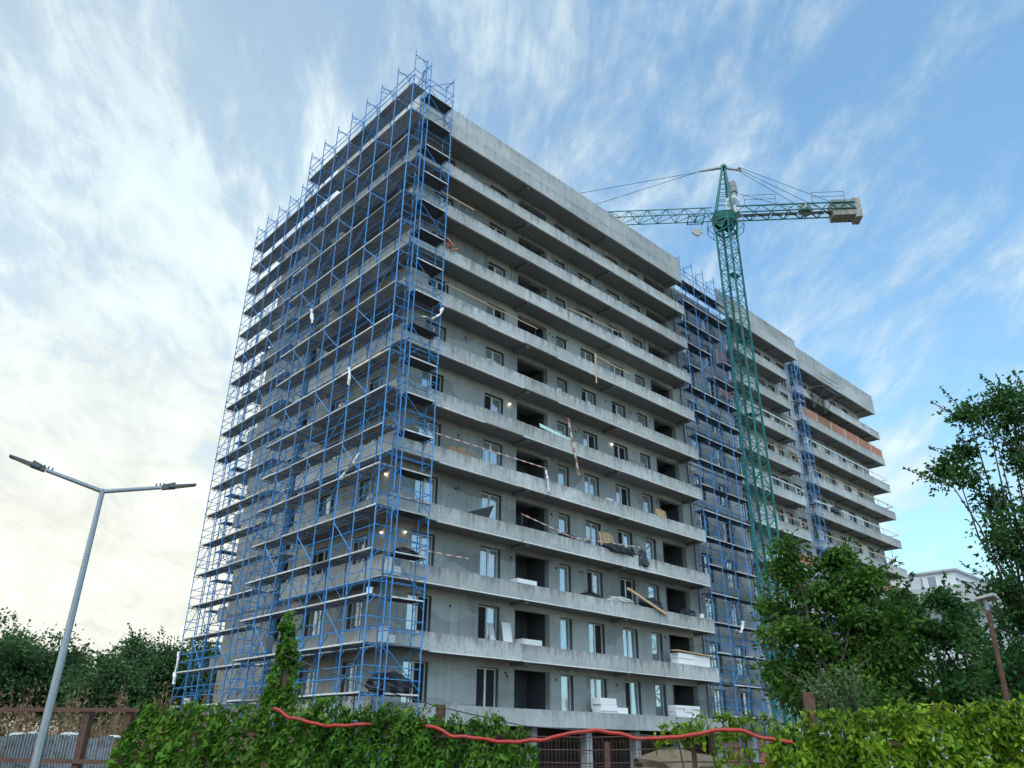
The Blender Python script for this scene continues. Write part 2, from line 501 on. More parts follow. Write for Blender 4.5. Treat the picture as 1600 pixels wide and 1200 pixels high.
def window(fac, u0, u1, z0, z1, d, sash=2, closed=True, parent=None):
    """white framed window: frame with a mullion, one pane per sash, an outside sill"""
    w, h = round(u1 - u0, 2), round(z1 - z0, 2)
    key = (fac.kind, w, h, sash)
    if key not in WIN:
        f0 = Fac(fac.kind, 0.0)
        m = MB(); t = 0.07
        f0.box(m, 0, w, 0, 0.09, 0, t); f0.box(m, 0, w, 0, 0.09, h - t, h)
        f0.box(m, 0, t, 0.001, 0.089, t, h - t); f0.box(m, w - t, w, 0.001, 0.089, t, h - t)
        for i in range(1, sash):
            f0.box(m, w * i / sash - 0.055, w * i / sash + 0.055, -0.008, 0.085, t, h - t)
        fm = m.mesh('window', 'frame_white')
        m = MB(); pw = (w - 2 * t) / sash
        f0.box(m, -pw / 2 + 0.02, pw / 2 - 0.02, -0.008, 0.008, -h / 2 + t, h / 2 - t)
        pm = m.mesh('pane', 'glass')
        m = MB(); f0.box(m, 0.0, 0.014, -0.196, -0.001, 0.0, h); f0.box(m, w - 0.014, w, -0.196, -0.001, 0.0, h); f0.box(m, 0.015, w - 0.015, -0.196, -0.001, h - 0.014, h)
        rv = m.mesh('reveal', 'reveal')
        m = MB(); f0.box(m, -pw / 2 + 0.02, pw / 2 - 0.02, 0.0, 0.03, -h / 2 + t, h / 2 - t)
        WIN[key] = (fm, pm, rv, m.mesh('dark_opening', 'void'), pw)  # dark panel painted as the unlit room behind an open sash
    fm, pm, rv, om, pw = WIN[key]
    o = put('window', fm, parent or bld, fac.P(u0, d, z0))
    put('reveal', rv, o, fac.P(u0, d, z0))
    for i in range(sash):
        if sash == 2 and rng.random() < 0.28:
            put('dark_opening', om, o, fac.P(u0 + 0.07 + pw * (i + 0.5), d + 0.04, (z0 + z1) / 2)); continue
        tilt = rng.gauss(0, 0.010); yaw = rng.gauss(0, 0.014)
        rot = (tilt, 0, yaw) if fac.kind == 'R' else (0, tilt, yaw)
        put('pane', pm, o, fac.P(u0 + 0.07 + pw * (i + 0.5), d + 0.04, (z0 + z1) / 2), rot)
    return o


def wall_with(fac, name, mat, u0, u1, z0, z1, ops, t=WT):
    """one storey of wall as piers, lintels and sills around its openings"""
    m = MB(); c = u0
    for (a, b, za, zb) in sorted(ops):
        if a > c: fac.box(m, c, a, 0, t, z0, z1)
        if zb < z1: fac.box(m, a, b, 0, t, zb, z1)
        if za > z0: fac.box(m, a, b, 0, t, z0, za)
        c = b
    if c < u1: fac.box(m, c, u1, 0, t, z0, z1)
    return part(name, m, mat, bld)


def split(a, b, step):
    n = max(1, round((b - a) / step))
    return [(a + (b - a) * i / n, a + (b - a) * (i + 1) / n) for i in range(n)]


FR = Fac('R', YW); FL = Fac('L', XW)
win_R = [(21.95, 23.4), (26.4, 27.85), (32.42, 33.4), (34.8, 36.2), (37.85, 39.3), (40.62, 41.75)]
log_R = [(28.95, 31.57), (42.5, 45.16)]
win_mid = [(47.0, 48.3), (50.2, 51.5)]
win_L = [(32.75, 34.05), (36.5, 38.1)]
X2a, X2, X2p, Y2 = 53.6, 62.5, 65.05, 29.7
X3a, X3, Y3 = 65.5, 83.5, 30.35
F2 = Fac('R', Y2 + 1.3); F3 = Fac('R', Y3 + 1.3)
win_2 = [(54.2, 55.4), (58.9, 60.4), (61.0, 62.1), (63.2, 64.6)]
win_3 = [(66.4, 67.7), (68.9, 70.3), (72.3, 73.5), (75.2, 76.5), (78.1, 79.3)]


def parapet(fac, u0, u1, k, mat, z0, z1, step, d0=0.0, th=0.15, name='parapet_panel'):
    for (a, b) in split(u0, u1, step):
        m = MB(); j = rng.uniform(-0.012, 0.012)
        fac.box(m, a + 0.006, b - 0.006, d0 + j, d0 + th, z0, z1 + rng.uniform(-0.015, 0.015))
        part(name, m, mat, bld)


def loggia(fac, u0, u1, z0, z1, depth, mat):
    m = MB()
    fac.box(m, u0, u1, depth, depth + 0.15, z0, z1)                     # back
    fac.box(m, u0 - 0.12, u0, WT, depth, z0, z1)                        # cheeks
    fac.box(m, u1, u1 + 0.12, WT, depth, z0, z1)
    o = part('loggia_recess', m, mat, bld)
    m = MB()                                                            # balcony door in the back wall
    a, b = u0 + 0.15, u0 + 1.25
    fac.box(m, a, a + 0.07, depth - 0.08, depth - 0.003, z0, z1 - 0.35); fac.box(m, b - 0.07, b, depth - 0.08, depth - 0.003, z0, z1 - 0.35)
    fac.box(m, a + 0.07, b - 0.07, depth - 0.08, depth - 0.003, z1 - 0.42, z1 - 0.35)
    d_ = part('door_frame', m, 'frame_grey', bld)
    m = MB(); fac.box(m, a + 0.07, b - 0.07, depth - 0.04, depth - 0.02, z0, z1 - 0.42)
    part('pane', m, 'glass', d_)


for k in range(12):
    zb = b_(k)
    roof = k == 11
    ztop = 36.05 if roof else zb + 0.80
    # ---- front block, slab with its L-shaped balcony
    m = MB()
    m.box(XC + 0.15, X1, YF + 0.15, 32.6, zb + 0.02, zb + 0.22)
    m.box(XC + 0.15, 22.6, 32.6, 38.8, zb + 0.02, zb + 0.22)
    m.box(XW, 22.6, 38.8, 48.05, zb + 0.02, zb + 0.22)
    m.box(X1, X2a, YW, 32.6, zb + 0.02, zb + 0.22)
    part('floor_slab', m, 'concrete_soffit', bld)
    FE = Fac('R', YF); LE = Fac('L', XC)
    if roof:
        parapet(FE, XC, X1 + 0.05, k, 'concrete_clean', zb, 34.78, 6.5)
        parapet(FE, XC, X1 + 0.05, k, 'concrete_clean', 34.80, 36.03, 4.4, d0=0.03, th=0.12)
        parapet(LE, YF + 0.15, 38.8, k, 'concrete_pale', zb, 34.78, 4.6)
        parapet(LE, YF + 0.15, 38.8, k, 'concrete_pale', 34.80, 36.03, 3.1, d0=0.03, th=0.12)
    else:
        mat = 'concrete' if k else 'concrete_clean'
        parapet(FE, XC, X1 + (0.5 if k == 0 else 0), k, mat, zb, ztop, 4.2)
        if k == 0:
            m = MB(); m.box(X1, X1 + 0.5, YF + 0.15, 30.6, zb + 0.05, ztop - 0.05); part('plinth_end', m, mat, bld)
        parapet(LE, YF + 0.15, 38.8, k, 'concrete_pale', zb, ztop, 3.1)
        m = MB()                                                         # end returns of the balcony parapets
        m.box(X1 - 0.14, X1 - 0.004, YF + 0.152, YW - 0.003, zb + 0.23, ztop - 0.01)
        part('parapet_end', m, mat, bld)
        m = MB(); m.box(XC + 0.152, XW - 0.003, 38.66, 38.79, zb + 0.23, ztop - 0.01); part('parapet_end', m, 'concrete_pale', bld)
    if k:
        for (a, b) in split(XC - 0.02, X1 + 0.01, 2.9):
            if rng.random() < 0.06: continue
            m = MB(); j = rng.uniform(0, 0.012); m.box(a, b - rng.choice((0.003, 0.003, 0.12)), YF - 0.03 + j, YF + 0.10, zb - 0.05 + j, zb - 0.003)
            part('drip_edge', m, 'lip' if k < 8 else 'concrete_pale', bld)
        m = MB(); m.box(XC - 0.02, XC + 0.10, YF + 0.10, 38.8, zb - 0.045, zb - 0.003); part('drip_edge', m, 'lip', bld)
        for xb in (28.75, 36.85, 45.3):                                  # downstand beams below the balcony slab
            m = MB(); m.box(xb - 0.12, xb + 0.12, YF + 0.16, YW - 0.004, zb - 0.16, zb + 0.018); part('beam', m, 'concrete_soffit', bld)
    # ---- rear balconies seen past the far end of the left side
    m = MB(); m.box(XW + 0.02, 30, 48.06, 49.45, zb + 0.02, zb + 0.22); m.box(XW + 0.01, 30, 49.3, 49.45, zb + 0.22, zb + 0.8); m.box(XW + 0.01, XW + 0.15, 48.07, 49.29, zb + 0.22, zb + 0.8)
    part('rear_balcony', m, 'concrete_pale', bld)
    # ---- second block
    E2 = Fac('R', Y2); E3 = Fac('R', Y3)
    m = MB(); m.box(X2a, X2 if not roof else X2p - 0.05, Y2 + 0.15, 33.2, zb + 0.02, zb + 0.22)
    if not roof: m.box(X2, X3a, Y2 + 1.3, 33.2, zb + 0.02, zb + 0.22)
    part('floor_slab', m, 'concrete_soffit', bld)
    if roof:
        parapet(E2, X2a - 2.0, X2p, k, 'concrete_clean', zb, 34.9, 5.5)
        parapet(E2, X2a - 2.0, X2p, k, 'concrete_clean', 34.92, 36.0, 3.8, d0=0.02, th=0.13)
        m = MB(); m.box(X2p - 0.14, X2p - 0.004, Y2 + 0.152, Y3 + 0.6, zb + 0.03, 35.98); part('parapet_end', m, 'concrete_clean', bld)
    else:
        parapet(E2, X2a, X2, k, 'concrete', zb, ztop, 4.4)
        m = MB(); m.box(X2 - 0.14, X2 - 0.004, Y2 + 0.152, Y2 + 1.297, zb + 0.23, ztop - 0.01); part('parapet_end', m, 'concrete', bld)
    # ---- third block
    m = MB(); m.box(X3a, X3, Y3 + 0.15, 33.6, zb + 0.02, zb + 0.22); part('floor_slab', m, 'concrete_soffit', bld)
    if roof:
        parapet(E3, X2p + 0.02, X3, k, 'concrete_clean', zb, 36.05, 6.0)
        m = MB(); m.box(X3 - 0.14, X3 - 0.004, Y3 + 0.152, 40, zb + 0.005, 36.02); part('parapet_end', m, 'concrete_clean', bld)
    else:
        parapet(E3, X3a, X3, k, 'concrete', zb, ztop, 4.5)
        m = MB(); m.box(X3 - 0.14, X3 - 0.004, Y3 + 0.152, 40, zb + 0.23, ztop - 0.01); m.box(X3a + 0.004, X3a + 0.14, Y3 + 0.152, Y3 + 1.297, zb + 0.23, ztop - 0.01)
        part('parapet_end', m, 'concrete', bld)
    if k:
        m = MB(); m.box(X2a, X2 if not roof else X2p, Y2 - 0.02, Y2 + 0.1, zb - 0.045, zb - 0.003); part('drip_edge', m, 'lip', bld)
        m = MB(); m.box(X3a, X3, Y3 - 0.02, Y3 + 0.1, zb - 0.045, zb - 0.003); part('drip_edge', m, 'concrete', bld)
        for xb in (61.2, 69.0, 72.8, 76.6, 81.5):
            y0 = Y2 if xb < 65 else Y3
            m = MB(); m.box(xb - 0.1, xb + 0.1, y0 + 0.16, y0 + 1.296, zb - 0.13, zb + 0.018); part('beam', m, 'concrete_soffit', bld)
    if roof: break
    # ---- storey walls from this slab to the next soffit
    z0, z1 = zb + 0.22, b_(k + 1) + 0.02
    head = z1 - (0.35 if k < 5 else 0.48)
    sill = z0 + (0.05 if k < 8 else 0.75)
    wm = 'plaster' if k < 8 else 'raw_wall'
    lh = z1 - 0.3
    ops = [(a, b, sill, head) for a, b in win_R] + [(a, b, z0, lh) for a, b in log_R] + [(a, b, z0 + 0.5, head) for a, b in win_mid]
    wall_with(FR, 'facade_wall', wm, XW, X2a, z0, z1, ops)
    for (a, b) in win_R: window(FR, a + 0.004, b - 0.004, sill + 0.003, head - 0.004, 0.20, 2 if b - a > 1.2 else 1)
    for (a, b) in win_mid: window(FR, a + 0.004, b - 0.004, z0 + 0.503, head - 0.004, 0.20, 2)
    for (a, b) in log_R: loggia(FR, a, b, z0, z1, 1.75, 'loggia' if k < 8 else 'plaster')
    ops = [(a, b, sill, head) for a, b in win_L] + [(40.9, 42.3, z0, lh)]
    wall_with(FL, 'side_wall', 'beige_wall' if k < 8 else 'raw_wall', YW + WT, 48.05, z0, z1, ops)
    for (a, b) in win_L: window(FL, a + 0.004, b - 0.004, sill + 0.003, head - 0.004, 0.20, 2)
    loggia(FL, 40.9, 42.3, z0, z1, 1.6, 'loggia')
    ops2 = [(a, b, z0 + 0.1, head) for a, b in win_2]
    wall_with(F2, 'facade_wall', 'plaster', X2a, X3a, z0, z1, ops2)
    for (a, b) in win_2: window(F2, a + 0.004, b - 0.004, z0 + 0.103, head - 0.004, 0.18, 2)
    ops3 = [(a, b, z0 + 0.1, head) for a, b in win_3]
    wall_with(F3, 'facade_wall', 'plaster' if k < 7 else 'concrete_pale', X3a, 82.1, z0, z1, ops3)
    for (a, b) in win_3: window(F3, a + 0.004, b - 0.004, z0 + 0.103, head - 0.004, 0.18, 2)
    if 4 < k < 10:                                                      # white insulation boards fixed between the windows
        for a, b in [(56.2, 57.6), (57.75, 58.8), (60.5, 60.95)] + [(67.85, 68.75), (70.5, 71.9), (73.7, 75.0), (76.7, 77.9)]:
            fc = F2 if a < 65 else F3
            if rng.random() < 0.8:
                m = MB(); fc.box(m, a, b, -0.06, -0.003, z0 + 0.1, head - rng.uniform(0, 0.5)); part('insulation_board', m, 'foam', bld)

# core of the building, roofs, end walls, plinth
m = MB(); m.box(22.62, X2a, 32.62, 48.04, GND, 34.6); part('core_wall', m, 'plaster', bld)
m = MB(); m.box(X2a + 0.01, 83.0, 33.62, 48.0, GND, 34.6); part('core_wall', m, 'plaster', bld)
m = MB(); m.box(X1 + 0.06, X2a - 2.0, YW + 0.01, YW + 0.4, b_(11) + 0.23, 34.3); part('bay_parapet', m, 'concrete_clean', bld)
m = MB(); m.box(81.7, 82.1, Y3 + 1.3 + WT, 48, GND, 34.0); part('end_wall', m, 'plaster', bld)
m = MB(); m.box(XW, 22.6, 38.9, 48.05, b_(11) + 0.23, 35.1); part('side_parapet', m, 'beige_wall', bld)
# open undercroft below the plinth
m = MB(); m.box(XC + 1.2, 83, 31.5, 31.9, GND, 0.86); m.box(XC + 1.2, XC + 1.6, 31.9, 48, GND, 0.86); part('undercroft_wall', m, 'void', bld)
for x in np.arange(21.2, 83, 4.1):
    m = MB(); m.box(x, x + 0.45, 29.9, 30.35, GND, 0.858); part('column', m, 'concrete', bld)
for (a, b, yy) in ((X1 + 0.5, X2a, YW), ):
    m = MB(); m.box(a, b, yy + 0.02, yy + 0.3, GND, 1.08); part('base_wall', m, 'brick', bld)

# brick infill panels on balcony bands, brick by brick
def brick_panel(x0, x1, y, z0, z1, post=3.0):
    """far brick infill between small concrete posts; single bricks are only a few pixels there"""
    for (a, b) in split(x0, x1, post):
        m = MB(); m.box(a + 0.1, b - 0.1, y, y + 0.13, z0, z1 - rng.uniform(0, 0.03)); w = part('brick_infill', m, 'brick', bld)
        pm = MB(); pm.box(a - 0.1, a + 0.098, y - 0.012, y + 0.14, z0, z1 + 0.03); part('concrete_post', pm, 'concrete_pale', w)


brick_panel(65.7, 83.4, Y3 + 0.02, b_(9) + 0.81, b_(9) + 1.72)
brick_panel(56.8, 62.4, Y2 + 0.02, b_(4) + 0.81, b_(4) + 1.6, 2.8)
brick_panel(73.6, 83.4, Y3 + 0.02, b_(4) + 0.81, b_(4) + 1.75, 3.2)
for k_ in (8, 9): brick_panel(51.9, 53.5, YW - 0.13, b_(k_) + 1.3, b_(k_) + 2.6, 1.6)
# small stubs and lifting hooks on the roof edge
for (x, h) in ((22.6, 0.30), (22.9, 0.16), (28.9, 0.18), (29.2, 0.1), (35.6, 0.14), (37.4, 0.1), (42.2, 0.12), (45.5, 0.3)):
    m = MB(); m.tube((x, YF + 0.1, 36.02), (x + rng.uniform(-.05, .05), YF + 0.1, 36.05 + h), 0.02); m.box(x - 0.08, x + 0.08, YF + 0.05, YF + 0.15, 36.03, 36.09)
    part('lifting_hook', m, 'grey_machine', bld)
# downpipe beside the second loggia
m = MB(); m.tube((46.12, YW - 0.08, 0.9), (46.12, YW - 0.08, 33.8), 0.04, k=8); part('downpipe', m, 'lamp_body', bld)

# ------------------------------------------------------------------ scaffolds
DK0, DKH, NL = 1.86, 1.914, 18


def plank_deck(L, Wd, axis, mat='deck'):
    """steel planks of one bay; axis 0 = runs along X, 1 = along Y; origin at the bay's start, outer edge"""
    m = MB(); n = 3; g = 0.015; w = Wd / n
    for i in range(n):
        a, b = i * w + g / 2, (i + 1) * w - g / 2
        if axis == 1:
            m.box(a, b, 0.01, L - 0.01, 0.0, 0.012); m.box(a, a + 0.02, 0.012, L - 0.012, -0.05, 0.0); m.box(b - 0.02, b, 0.012, L - 0.012, -0.05, 0.0)
        else:
            m.box(0.01, L - 0.01, a, b, 0.0, 0.012); m.box(0.012, L - 0.012, a, a + 0.02, -0.05, 0.0); m.box(0.012, L - 0.012, b - 0.02, b, -0.05, 0.0)
    return m.mesh('deck', mat)


def scaffold(label, axis, p0, start, bays, bay, width, zbase=GND, levels=range(NL), ztop=36.8, rails=True, ladder=None, skip=0.0, group=None, end_rails=True,
             rod=0.028, seed=1, deck_mat='deck'):
    """tube scaffold: poles, deck bays, cross-members with knee braces, guard rails and diagonal braces"""
    rg = random.Random(seed)
    P = (lambda s, d, z: (p0 + d, s, z)) if axis == 1 else (lambda s, d, z: (s, p0 + d, z))
    t = thing('scaffold', label, 'scaffold', P(start + bays * bay / 2, width / 2, zbase), group)
    pm = MB()
    h = ztop - zbase
    pm.tube((0, 0, 0), (0, 0, h), rod, k=7)
    z = 0.0
    for i in levels:                                                    # couplers where the frames stack
        zc = DK0 + DKH * i - zbase + 0.12
        pm.tube((0, 0, zc), (0, 0, zc + 0.13), rod * 1.45, k=7)
    POLE = pm.mesh('pole', 'blue_steel')
    DECK = plank_deck(bay, width, axis, deck_mat)
    ed = MB(); e0 = (lambda s0, s1, d0, d1, z0, z1: ed.box(d0, d1, s0, s1, z0, z1)) if axis == 1 else (lambda s0, s1, d0, d1, z0, z1: ed.box(s0, s1, d0, d1, z0, z1))
    e0(0.02, bay - 0.02, -0.014, -0.002, -0.035, 0.03); EDGE = ed.mesh('deck_edge', 'deck_edge')
    fm = MB(); q = lambda s, d, z: (d, s, z) if axis == 1 else (s, d, z)
    fm.tube(q(0, 0, -0.07), q(0, width, -0.07), 0.025, k=5)
    fm.tube(q(0, 0.0, -0.42), q(0, width * 0.38, -0.09), 0.015, k=5); fm.tube(q(0, width, -0.42), q(0, width * 0.62, -0.09), 0.015, k=5)
    FRAME = fm.mesh('cross_member', 'blue_steel')
    dm = MB(); dm.tube(q(0, 0, 0), q(bay, 0, DKH - 0.35), 0.021, k=5); D1 = dm.mesh('diagonal_brace', 'blue_steel')
    dm = MB(); dm.tube(q(0, 0, DKH - 0.35), q(bay, 0, 0), 0.021, k=5); D2 = dm.mesh('diagonal_brace', 'blue_steel')
    rm = MB(); rm.tube(q(-0.12, 0, 0), q(bays * bay + 0.12, 0, 0), 0.022, k=5); RAIL = rm.mesh('guard_rail', 'blue_steel')
    em = MB(); em.tube(q(0, -0.02, 0), q(0, width + 0.02, 0), 0.020, k=5); ERAIL = em.mesh('end_rail', 'blue_steel')
    for i in range(bays + 1):
        for d in (0.0, width):
            put('pole', POLE, t, P(start + i * bay, d, zbase), (rg.gauss(0, 0.0006), rg.gauss(0, 0.0006), 0))
    for l in levels:
        z = DK0 + DKH * l
        for i in range(bays + 1):
            put('cross_member', FRAME, t, P(start + i * bay, 0, z + rg.uniform(-0.01, 0.01)))
        for i in range(bays):
            if rg.random() >= skip:
                dk = put('deck', DECK, t, P(start + i * bay, 0.0, z + rg.uniform(-0.012, 0.012)), (rg.gauss(0, 0.004), rg.gauss(0, 0.004), rg.gauss(0, 0.003)))
                if rg.random() < 0.85: put('edge', EDGE, dk, P(start + i * bay, 0.0, z))
            if (i + l) % 2 == 0:
                put('diagonal_brace', D1 if (l % 2) else D2, t, P(start + i * bay, -0.03, z + 0.1 + rg.uniform(-0.04, 0.04)))
            if rg.random() < 0.62:
                put('diagonal_brace', D2 if (l % 2) else D1, t, P(start + i * bay, width + 0.03, z + 0.1 + rg.uniform(-0.04, 0.04)))
        if rails:
            for dz in (0.55, 1.02):
                put('guard_rail', RAIL, t, P(start, 0.035, z + dz + rg.uniform(-0.02, 0.02)), (rg.gauss(0, 0.0012), rg.gauss(0, 0.0012), 0))
        if rails:
            put('guard_rail', RAIL, t, P(start, width - 0.035, z + 0.78 + rg.uniform(-0.05, 0.05)), (rg.gauss(0, 0.002), rg.gauss(0, 0.002), 0))
        if end_rails:
            for dz in (0.55, 1.02):
                for s in (start, start + bays * bay):
                    put('end_rail', ERAIL, t, P(s, 0, z + dz))
    for i in range(bays + 1):                                            # portal frames standing above the top deck
        put('cross_member', FRAME, t, P(start + i * bay, 0, ztop - 0.18))
    for i in range(bays):
        zt_ = DK0 + DKH * levels[-1]
        put('diagonal_brace', D1, t, P(start + i * bay, -0.03, zt_ + 0.45)); put('diagonal_brace', D2, t, P(start + i * bay, width + 0.03, zt_ + 0.4))
    if ladder:
        for l in levels[:-1]:
            i, dd = ladder
            z = DK0 + DKH * l
            lm = MB(); a = q(0.2, width * 0.5, z); b = q(1.0, width * 0.5, z + DKH)
            for off in (-0.17, 0.17):
                o = Vector((off, 0, 0)) if axis == 1 else Vector((0, off, 0))
                base = Vector(P(start + i * bay, 0, 0))
                lm.tube(Vector(a) + o + base, Vector(b) + o + base, 0.014, k=5)
            for r in range(1, 7):
                f = r / 7.0
                c = Vector(a).lerp(Vector(b), f) + Vector(P(start + i * bay, 0, 0))
                o = Vector((0.17, 0, 0)) if axis == 1 else Vector((0, 0.17, 0))
                lm.tube(c - o, c + o, 0.011, k=4)
            part('ladder', lm, 'blue_steel', t)
    return t


BAY = 1.69
scaffold('tall blue tube scaffold with grey decks along the left side up to the corner', 1, 18.05, 28.0, 7, BAY, 0.86, skip=0.0, ladder=None, seed=2, rod=0.031)
scaffold('narrow blue scaffold bay wrapping the near corner onto the long front', 0, 28.0, 19.2, 1, 1.75, 0.80, seed=3, rod=0.030, deck_mat='deck_shaded')
scaffold('blue scaffold set back at the far end of the left side against pale sky', 1, 19.15, 41.3, 5, 1.715, 0.80, ztop=36.6, seed=4)
scaffold('blue scaffold on the rear corner seen past the far end of the side wall', 0, 50.0, 20.6, 3, 1.7, 0.8, levels=range(0, 15), ztop=31.0, skip=0.15, seed=5)
scaffold('blue scaffold filling the recessed bay behind the green crane', 0, 29.55, 46.1, 4, 1.66, 0.75, skip=0.04, ladder=(1, 0), seed=6, deck_mat='deck_shaded')
scaffold('slender blue scaffold tower between the second and third balcony blocks', 0, 28.85, 62.35, 1, 0.95, 0.8, levels=range(0, 16), ztop=32.6, skip=0.3, seed=7)
scaffold('blue scaffold inside the recess of the left side wall', 1, 19.95, 39.95, 1, 1.3, 0.8, levels=range(0, 17), ztop=34.0, skip=0.1, seed=8)

# ------------------------------------------------------------------ tower crane
MX, MY, MA, MTOP = 47.58, 25.6, 1.18, 38.4
crane = thing('tower_crane', 'green lattice tower crane standing in front of the building', 'crane', (MX + MA / 2, MY + MA / 2, GND))
SECH = 2.0
m = MB(); a = MA; r = 0.062
for (x, y) in ((0, 0), (a, 0), (a, a), (0, a)):
    m.box(x - r, x + r, y - r, y + r, 0, SECH)
sides = [((0, 0), (a, 0)), ((a, 0), (a, a)), ((a, a), (0, a)), ((0, a), (0, 0))]
for si, (p, q) in enumerate(sides):
    for hh in (0.0, SECH / 2):
        m.tube((p[0], p[1], hh + 0.04), (q[0], q[1], hh + 0.04), 0.027, k=4)
        e0, e1 = (p, q) if (int(hh > 0.5) + si) % 2 else (q, p)
        m.tube((e0[0], e0[1], hh + 0.08), (e1[0], e1[1], hh + SECH / 2 - 0.03), 0.030, k=4)
SECT = m.mesh('mast_section', 'crane_green')
nsec = int((MTOP - GND) / SECH)
for i in range(nsec):
    put('mast_section', SECT, crane, (MX, MY, MTOP - SECH * (i + 1)))
lm = MB()
for off in (-0.18, 0.18):
    lm.tube((MX + 0.6 + off, MY + 0.9, GND), (MX + 0.6 + off, MY + 0.9, MTOP), 0.022, k=5)
for z in np.arange(GND + 0.3, MTOP, 0.35):
    lm.tube((MX + 0.42, MY + 0.9, z), (MX + 0.78, MY + 0.9, z), 0.014, k=4)
part('ladder', lm, 'crane_green', crane)
for z in np.arange(4.0, MTOP - 1, 6.0):
    m = MB(); m.box(MX + 0.1, MX + a - 0.1, MY + 0.1, MY + 0.65, z, z + 0.04); part('rest_platform', m, 'crane_green', crane)
m = MB(); m.box(MX - 1.2, MX + a + 1.2, MY - 1.2, MY + a + 1.2, GND, GND + 0.5); part('foundation', m, 'concrete', crane)
cx, cy = MX + MA / 2, MY + MA / 2
JD = Vector((-0.672, 0.740, 0)).normalized(); JS = Vector((0.740, 0.672, 0)).normalized()


def J(along, side, z):
    return Vector((cx, cy, 0)) + JD * along + JS * side + Vector((0, 0, z))


m = MB()                                                               # flared collar and slewing ring
for i in range(4):
    ang = math.pi / 4 + i * math.pi / 2; an2 = ang + math.pi / 2
    b0 = (cx + 0.86 * math.cos(ang), cy + 0.86 * math.sin(ang), MTOP - 0.1); t0 = (cx + 1.0 * math.cos(ang), cy + 1.0 * math.sin(ang), MTOP + 0.9)
    b1 = (cx + 0.86 * math.cos(an2), cy + 0.86 * math.sin(an2), MTOP - 0.1); t1 = (cx + 1.0 * math.cos(an2), cy + 1.0 * math.sin(an2), MTOP + 0.9)
    m.tube(b0, t0, 0.10, k=6); m.tube(b0, b1, 0.08, k=5); m.poly([t0, t1, ((b0[0] + b1[0]) / 2, (b0[1] + b1[1]) / 2, MTOP + 0.05)])
m.tube((cx, cy, MTOP + 0.75), (cx, cy, MTOP + 1.42), 0.85, 1.05, k=18)
part('slewing_ring', m, 'crane_green', crane)
m = MB()                                                               # railed walkway round the ring
for i in range(10):
    a0, a1 = 2 * math.pi * i / 10, 2 * math.pi * (i + 1) / 10
    for z in (MTOP + 0.1, MTOP + 0.75):
        m.tube((cx + 1.5 * math.cos(a0), cy + 1.5 * math.sin(a0), z), (cx + 1.5 * math.cos(a1), cy + 1.5 * math.sin(a1), z), 0.025, k=4)
    m.tube((cx + 1.5 * math.cos(a0), cy + 1.5 * math.sin(a0), MTOP + 0.1), (cx + 1.5 * math.cos(a0), cy + 1.5 * math.sin(a0), MTOP + 0.75), 0.02, k=4)
part('walkway', m, 'frame_grey', crane)
ZJ = MTOP + 1.5
APEX = J(-0.45, 0, 45.0)
m = MB()
for s in (-0.75, 0.75):
    for al_ in (-0.55, 0.75):
        m.tube(J(al_, s, ZJ), APEX + JS * s * 0.15 + JD * al_ * 0.15, 0.11, 0.09, k=6)
for f in np.linspace(0.12, 0.9, 9):
    p = [J(al_, s, ZJ).lerp(APEX + JS * s * 0.15 + JD * al_ * 0.15, f) for s in (-0.75, 0.75) for al_ in (-0.55, 0.75)]
    m.tube(p[0], p[1], 0.025, k=4); m.tube(p[2], p[3], 0.025, k=4); m.tube(p[0], p[2], 0.02, k=4)
m.box(APEX.x - 0.25, APEX.x + 0.25, APEX.y - 0.25, APEX.y + 0.25, APEX.z - 0.1, APEX.z + 0.16)
part('tower_head', m, 'crane_green', crane)
m = MB(); m.tube(APEX + Vector((0, 0, 0.05)), J(1.5, 0, 44.75), 0.16, 0.10, k=6); m.tube(APEX, J(-1.95, 0.1, 44.7), 0.14, 0.09, k=6); m.tube(J(-1.7, -.25, 44.6), J(-1.7, .25, 44.95), 0.16, k=8)
part('pulley_head', m, 'grey_machine', crane)
m = MB(); o = J(-0.9, 0.2, 0)
m.box(o.x - 0.45, o.x + 0.45, o.y - 0.45, o.y + 0.45, ZJ + 0.1, ZJ + 1.9); part('operator_cab', m, 'frame_white', crane)
m = MB(); m.box(o.x - 0.47, o.x + 0.3, o.y - 0.47, o.y + 0.3, ZJ + 0.9, ZJ + 1.6); part('cab_window', m, 'glass', crane)
m = MB(); o2 = J(-1.05, 0.1, 0)
for dzz, w in ((1.9, .20), (2.5, .26), (3.1, .22)): m.box(o2.x - w, o2.x + w, o2.y - w, o2.y + w, ZJ + dzz, ZJ + dzz + 0.5)
part('electrical_cabinet', m, 'grey_machine', crane)


def lattice(a0, a1, w, zlo, zhi, tri, step, rod, name, mat='crane_green', slope=0.0):
    m = MB()
    n = max(1, int(abs(a1 - a0) / step)); da = (a1 - a0) / n
    top = [J(a0, 0, zhi), J(a1, 0, zhi + slope)] if tri else None
    for s in (-w, w):
        m.tube(J(a0, s, zlo), J(a1, s, zlo + slope), rod * 1.5, k=6)
        if not tri: m.tube(J(a0, s, zhi), J(a1, s, zhi + slope), rod * 1.7, k=6)
    if tri: m.tube(top[0], top[1], rod * 1.6, k=6)
    for i in range(n):
        b0, b1 = a0 + da * i, a0 + da * (i + 1); bm = (b0 + b1) / 2
        z_ = lambda b: slope * (b - a0) / (a1 - a0)
        for s in (-w, w):
            st = 0 if tri else s
            m.tube(J(b0, s, zlo + z_(b0)), J(bm, st, zhi + z_(bm)), rod, k=4); m.tube(J(bm, st, zhi + z_(bm)), J(b1, s, zlo + z_(b1)), rod, k=4)
        m.tube(J(b0, -w, zlo + z_(b0)), J(b0, w, zlo + z_(b0)), rod, k=4)
        m.tube(J(b0, -w, zlo + z_(b0)), J(b1, w, zlo + z_(b1)), rod, k=4)
    return part(name, m, mat, crane)


